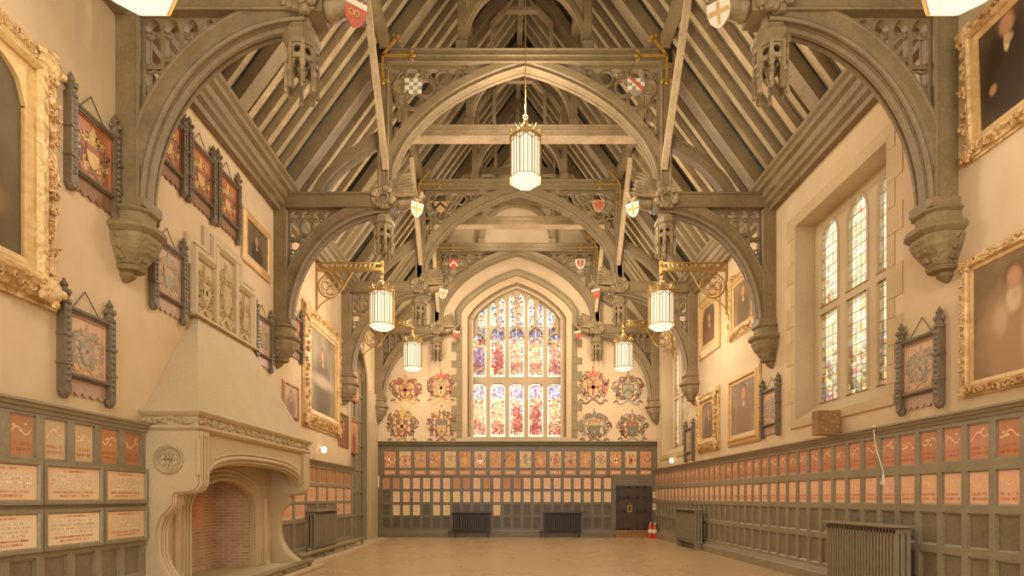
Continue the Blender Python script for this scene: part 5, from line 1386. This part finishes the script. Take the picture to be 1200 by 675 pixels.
# door in the far corner
t = struct(thing('door_2', 'dark panelled double door in the far right corner', 'door', (0, 0, 0)))
zt, zb = fz(569.5), fz(621)
mb = MB(WALL['F']); mb.box(XD0, XD1, 0, .07, zt, fz(558.3) + .02); mb.box(XD0 - .02, XD0 + .06, 0, .09, 0, zt + .02); mb.build('door_frame', 'dado_far', t)
mb = MB(WALL['F']); mb.box(XD0, XD1, 0, .30, 0, .10); mb.box(XD0, XD1, 0, .12, .10, zb); mb.build('threshold_step', 'clock', t)
mid = wf(736)[0]
for lo, hi in ((XD0 + .06, mid - .005), (mid + .005, XD1)):
    mb = MB(WALL['F']); mb.box(lo, hi, 0, .03, zb, zt)
    n = 3; w = (hi - lo - .04) / n
    for i in range(n + 1): a = lo + .02 + i * w; mb.box(a - .025, a + .025, .03, .055, zb, zt)
    for z in (zb, zb + .72, zb + 1.25, zt - .08): mb.box(lo, hi, .03, .055, z, z + .08)
    mb.build('door_leaf', 'door', t)
mb = MB(WALL['F']); hx, hz = wf(737.5, 596); mb.sweep([(hx + x, .06, hz + z) for x, z in rect(.13, .24)], [(-.02, 0), (-.02, .02), (.02, .02), (.02, 0)], (0, 1, 0), True); mb.box(hx - .02, hx + .02, .05, .08, hz + .1, hz + .22); mb.build('door_handle', 'brass', t)

# ------------------------------------------------------------------ radiators
def radiator(label, side, a0, a1, z0, z1, out0, depth, ncol, mat, shelf=True, base=0):
    loc, rz = mount(side, (a0 + a1) / 2, 0, out0); w = a1 - a0
    t = thing('radiator', label, 'radiator', loc, rz, 'column radiators along the walls')
    p = w / ncol
    mb = MB()
    for i in range(ncol):
        x = -w / 2 + p * (i + .5)
        for y in (-depth + .035, -depth * .5, -.035): mb.box(x - p * .24, x + p * .24, y - .03, y + .03, z0 + .10, z1 - .03)
        mb.box(x - p * .40, x + p * .40, -depth + .005, -.005, z1 - .09, z1 - .02); mb.box(x - p * .40, x + p * .40, -depth + .005, -.005, z0 + .07, z0 + .14)
    for z in (z1 - .055, z0 + .105): mb.tube([(-w / 2, -depth / 2, z), (w / 2, -depth / 2, z)], .03, 8)
    mb.build('columns', mat, t)
    for x in (-w / 2 + p, w / 2 - p):
        mb = MB(); mb.box(x - .03, x + .03, -depth + .02, -.02, base, z0 + .10); mb.build('foot', mat, t)
    if shelf: mb = MB(); mb.box(-w / 2 - .06, w / 2 + .06, -depth - .05, -.002, z1 - .01, z1 + .03); mb.build('shelf', mat, t, bevel=.008)
    mb = MB(); e = -w / 2 - .06; mb.tube([(e + .08, -depth / 2, z0 + .105), (e - .06, -depth / 2, z0 + .105), (e - .06, -depth / 2, base)], .025, 8); mb.ball((e - .06, -depth / 2, z0 + .11), .05, 8, 5)
    mb.build('valve', mat, t)
    return t
radiator('long column radiator with a top shelf at the right, nearest the viewer', 'R', 7.95, 9.68, .06, 1.15, .19, .24, 24, 'iron_grey')
radiator('column radiator on the right wall near the far corner', 'R', 16.45, 18.3, .14, 1.20, .19, .24, 22, 'iron_grey')
radiator('column radiator on the left wall beyond the fireplace', 'L', 14.2, 15.95, .14, 1.22, .05, .26, 14, 'iron_grey', base=.035)
radiator('dark column radiator on the far wall, left of the window centre', 'F', wf(531)[0], wf(574.5)[0], .12, .98, .19, .22, 20, 'iron')
radiator('dark column radiator on the far wall, nearer the door', 'F', wf(637)[0], wf(680)[0], .12, .98, .19, .22, 20, 'iron')

# ------------------------------------------------------------------ lanterns
def lantern_mesh(t):
    """Octagonal glazed lantern; origin at the top of the glass, hanging downwards."""
    r = .34; Hh = .86
    mb = MB(); mb.lathe([(r - .02, 0), (r - .02, -Hh + .02)], 8, a0=pi / 8, cap=False); mb.build('glass', 'lamp', t)
    mb = MB(); mb.lathe([(r - .02, -Hh + .02), (r * .93, -Hh - .04), (r * .70, -Hh - .10), (.0, -Hh - .11)], 8, a0=pi / 8, cap=False); mb.build('bottom_glass', 'lamp_bottom', t)
    mb = MB()
    for i in range(8):
        a = pi / 8 + i * pi / 4; b = a + pi / 4
        p = Vector((r * cos(a), r * sin(a), 0)); q = Vector((r * cos(b), r * sin(b), 0))
        for f in (0, .333, .667):
            m = p.lerp(q, f); mb.bar(m, m + Vector((0, 0, -Hh)), .014 if f else .024, .014, (m.x, m.y, 0))
        for z in (.0, -Hh): mb.bar(p + Vector((0, 0, z)), q + Vector((0, 0, z)), .03, .025, (0, 0, 1))
        pts = [p.lerp(q, k / 6) + Vector((0, 0, -.14 + .11 * sin(pi * k / 6))) for k in range(7)]
        mb.tube(pts, .009, 5)
    mb.build('glazing_bars', 'brass', t)
    mb = MB()
    for i in range(8):
        a = pi / 8 + i * pi / 4; b = a + pi / 4
        p = Vector((r * cos(a), r * sin(a), 0)); q = Vector((r * cos(b), r * sin(b), 0))
        mb.bar(p + Vector((0, 0, .02)), q + Vector((0, 0, .02)), .05, .03, (0, 0, 1))
        mb.tube([p, p.lerp(q, .25) + Vector((0, 0, .1)), p.lerp(q, .5) + Vector((0, 0, .19)), p.lerp(q, .75) + Vector((0, 0, .1)), q], .014, 5)
        mb.ball(p + Vector((0, 0, .12)), (.03, .03, .05), 6, 4); mb.ball(p.lerp(q, .5) + Vector((0, 0, .2)), (.025, .025, .045), 6, 4)
        mb.tube([p * .95, p * .5 + Vector((0, 0, .22)), Vector((0, 0, .40))], .014, 5)
    mb.ball((0, 0, .42), (.05, .05, .06), 8, 5); mb.ring((0, 0, .50), .05, .012, 'y', 12, 5)
    mb.build('crown', 'brass', t)
def lantern(loc, label, group=True):
    t = thing('lantern', label, 'lamp', loc, 0, 'octagonal lanterns on wall brackets' if group else None)
    lantern_mesh(t); return t
LY = [5.05, 15.1, 20.0]; LZ = 7.12
BR = 1.80
for i, y in enumerate(LY):
    for sd, sg in (('L', -1), ('R', 1)):
        x = XC + sg * (HW - BR); 
        w = ['nearest pair, cut by the top edge of the picture', 'middle pair, in front of the third truss', 'farthest pair, in front of the far wall'][i]
        lb = 'glowing octagonal lantern on the %s, %s' % ('left' if sg < 0 else 'right', w)
        if i == 0 and sg < 0: L0 = lantern((x, y, LZ), lb)
        else: dup(L0, (x, y, LZ), 0, lb)
        if i == 0 and sg < 0:
            B0 = b = thing('lamp_bracket', '', 'bracket', (0, 0, 0), 0, 'wall brackets that carry the lanterns')
            mb = MB(); mb.box(-.05, .05, -BR, -.02, .62, .70)
            for k in range(12): mb.ring((0, -.12 - k * (BR - .25) / 12, .78), .06, .012, 'x', 10, 5)
            mb.box(-.03, .03, -BR, -.02, .83, .86)
            mb.lathe([(.05, .55), (.06, .62), (.06, .88), (.035, .92), (.05, .98), (.03, 1.04), (.045, 1.1), (.0, 1.25)], 8, (0, -BR, 0), cap=False)
            mb.build('arm', 'brass', b)
            mb = MB(); mb.box(-.04, .04, -.04, 0, -.55, .95); mb.ring((0, -.40, .22), .33, .025, 'x', 24, 6); mb.ring((0, -.40, .22), .26, .012, 'x', 20, 5)
            for dx, dz in ((.12, 0), (-.12, 0), (0, .12), (0, -.12)): mb.ring((0, -.40 + dx, .22 + dz), .115, .014, 'x', 12, 5)
            mb.tube([(0, -.03, -.45), (0, -.12, -.3), (0, -.3, -.16), (0, -.6, -.05), (0, -.80, .25), (0, -1.0, .6)], .022, 6)
            mb.build('scroll', 'brass', b)
            mb = MB(); mb.tube([(0, -BR, .5), (0, -BR, .62)], .014, 6); mb.build('hook', 'brass', b)
        loc, rz = mount(sd, y, LZ)
        bb = B0 if (i == 0 and sg < 0) else dup(B0, loc, rz)
        bb.location = loc; bb.rotation_euler.z = rz
        bb['label'] = 'gilded scrolled wall bracket holding the %s lantern of the %s pair' % ('left' if sg < 0 else 'right', ['nearest', 'middle', 'farthest'][i])
CLY = 12.0
t = dup(L0, (XC, CLY, 9.30), 0, 'large glowing octagonal lantern hanging in the middle of the hall under the roof'); del t['group']
mb = MB(); mb.tube([(0, 0, .5), (0, 0, RIDGE - .3 - 9.30)], .012, 6); o = mb.build('suspension_rod', 'brass', t)
for px, sd, y, lb in ((374, 'L', 15.4, 'small glowing wall lamp under the very large portrait'), (790.5, 'R', 19.8, 'small glowing wall lamp under the far right window')):
    loc, rz = mount(sd, y, 2.9); t = thing('wall_lamp', lb, 'lamp', loc, rz)
    mb = MB(); mb.lathe([(.0, -.09), (.05, -.08), (.075, -.03), (.075, .05), (.05, .08), (0, .085)], 12, (0, -.12, 0), cap=False); mb.build('globe', 'wall_lamp', t, smooth=True)
    mb = MB(); mb.lathe([(.06, 0), (.06, .02), (.03, .03), (.03, .06)], 10); mb.v = [(x, -z, y) for x, y, z in mb.v]; mb.box(-.015, .015, -.12, -.02, -.10, -.075); mb.build('wall_plate', 'brass', t)

# ------------------------------------------------------------------ small things
t = thing('wall_clock', 'square wooden clock with twelve studs on its face, standing out under the near window', 'clock', (R - .23, 10.0, 2.92), radians(4))
mb = MB(); mb.box(-.23, .23, -.09, .09, -.22, .22); mb.build('case', 'clock', t, bevel=.01)
mb = MB()
for k in range(12): a = k * pi / 6; mb.ball((.155 * cos(a), -.09, .155 * sin(a)), (.018, .012, .018), 8, 5)
mb.build('hour_stud', 'tan', t)
mb = MB(); mb.bar((0, -.10, 0), (.09, -.10, .03), .018, .006, (0, 1, 0)); mb.bar((0, -.10, 0), (-.05, -.10, .10), .014, .006, (0, 1, 0)); mb.ball((0, -.10, 0), (.018, .01, .018), 8, 5); mb.build('hand', 'tan', t)
mb = MB(); mb.box(.0, .26, -.03, .03, -.04, .04) if False else mb.box(.2, .235, -.05, .05, -.12, .12); mb.build('wall_block', 'clock', t)

mb = MB(WALL['R']); mb.tube([(8.86, .15, 2.72), (8.80, .16, 2.45), (8.72, .15, 2.2), (8.66, .12, 1.98)], .008, 5)
for k in range(4): mb.tube([(8.66, .12, 1.98), (8.66 + .02 * (k - 1.5), .12 + .01 * k, 1.78)], .005, 4)
mb.ball((8.86, .13, 2.72), (.02, .03, .02), 6, 4)
tag(mb.build('pull_cord', 'white', smooth=True), 'pale pull cord with a tassel hanging over the right wainscot below the near window', 'cord')

mb = MB(WALL['F']); x, z = wf(443.2, 565); mb.box(x - .055, x + .055, .05, .075, z - .24, z + .24); tag(mb.build('wall_sign', 'white', bevel=.005), 'narrow white upright plate at the left end of the far wainscot', 'sign')
for py, w in ((580, 'upper'), (594, 'lower')):
    mb = MB(WALL['F']); x, z = wf(762.3, py); mb.box(x - .05, x + .05, .10, .12, z - .12, z + .12, 0); mb.box(x - .04, x + .04, .12, .124, z - .02, z + .09, 1)
    o = mb.build('notice', ['white', 'ochre']); o.location.x = 5.88 - x if x < 5.8 else 0
    tag(o, '%s of two small pale notices on the corner post by the far door' % w, 'sign')
for k, (x, y) in enumerate(((5.72, 21.72), (5.86, 21.60))):
    t = thing('fire_extinguisher', ['red fire extinguisher in the far right corner, beside the door', 'red fire extinguisher in the far right corner, against the right wainscot'][k], 'extinguisher', (x - .10, y, 0), 0, 'fire extinguishers in the far corner')
    mb = MB(); mb.lathe([(0, .0), (.085, .0), (.09, .02), (.09, .42), (.07, .49), (.035, .52), (0, .52)], 14, cap=False); mb.build('cylinder', 'ext_red', t, smooth=True)
    mb = MB(); mb.lathe([(.03, .52), (.035, .57), (.0, .6)], 10, cap=False); mb.bar((0, -.02, .58), (0, -.14, .61), .03, .02, (1, 0, 0)); mb.bar((0, -.02, .55), (0, -.12, .55), .02, .02, (1, 0, 0)); mb.build('handle', 'white', t)
    mb = MB(); mb.tube([(.03, 0, .55), (.12, -.03, .5), (.12, -.04, .3), (.1, -.03, .18)], .013, 6); mb.build('hose', 'black', t)
    mb = MB(); mb.lathe([(.0915, .2), (.0915, .34)], 14, cap=False); mb.build('label_band', 'white', t)
# ------------------------------------------------------------------ camera, light, view
cam = bpy.data.cameras.new('camera'); co = bpy.data.objects.new('camera', cam); C.objects.link(co); S.camera = co
co.location = (0, 0, EYE); co.rotation_euler = (pi / 2, 0, 0)
cam.sensor_fit = 'HORIZONTAL'; cam.sensor_width = 36; cam.lens = F / 1200 * 36
cam.shift_x = (600 - VX) / 1200; cam.shift_y = (VY - 337.5) / 1200; cam.clip_end = 200; cam.clip_start = .05

wd = bpy.data.worlds.new('sky'); S.world = wd; wd.use_nodes = True
bg = wd.node_tree.nodes['Background']; bg.inputs[0].default_value = (1.0, .965, .90, 1); bg.inputs[1].default_value = 2.5
def point(name, loc, energy, r=.25, c=(1, .915, .79)):
    l = bpy.data.lights.new(name, 'POINT'); l.energy = energy; l.shadow_soft_size = r; l.color = c
    o = bpy.data.objects.new(name, l); C.objects.link(o); o.location = loc
for i, y in enumerate(LY):
    for sg in (-1, 1):
        x = XC + sg * (HW - BR)
        point('lantern_light', (x, y, LZ - 1.35), 120 if i else 70)
        point('lantern_uplight', (x, y, LZ + .75), 70 if i else 50, .2)
point('lantern_light', (XC, CLY, 9.30 - 1.3), 320)
point('lantern_uplight', (XC, CLY, 9.30 + .8), 200, .2)
for sg in (-1, 1): point('uplighter', (XC + sg * 1.0, 21.0, 11.9), 34, .2)  # added fill lights without a fitting, to brighten the gable
for y in (10.0, 15.0, 19.0): point('uplighter', (XC, y, 12.3), 32, .2)  # added fill along the centre line, no lamp hangs here
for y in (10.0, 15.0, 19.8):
    for sg in (-1, 1): point('uplighter', (XC + sg * 2.3, y, 9.0), 110 if y < 19 else 170, .25)  # added fill pairs that brighten roof and trusses, no fitting modelled

vs = S.view_settings; S.display_settings.display_device = 'sRGB'
vs.view_transform = 'Standard'; vs.look = 'None'; vs.gamma = 1; vs.exposure = 0.0; vs.use_curve_mapping = False
cy = S.cycles
cy.max_bounces = 6; cy.diffuse_bounces = 4; cy.glossy_bounces = 3; cy.transmission_bounces = 4; cy.transparent_max_bounces = 8
cy.use_denoising = True; cy.sample_clamp_indirect = 4; cy.caustics_reflective = False; cy.caustics_refractive = False
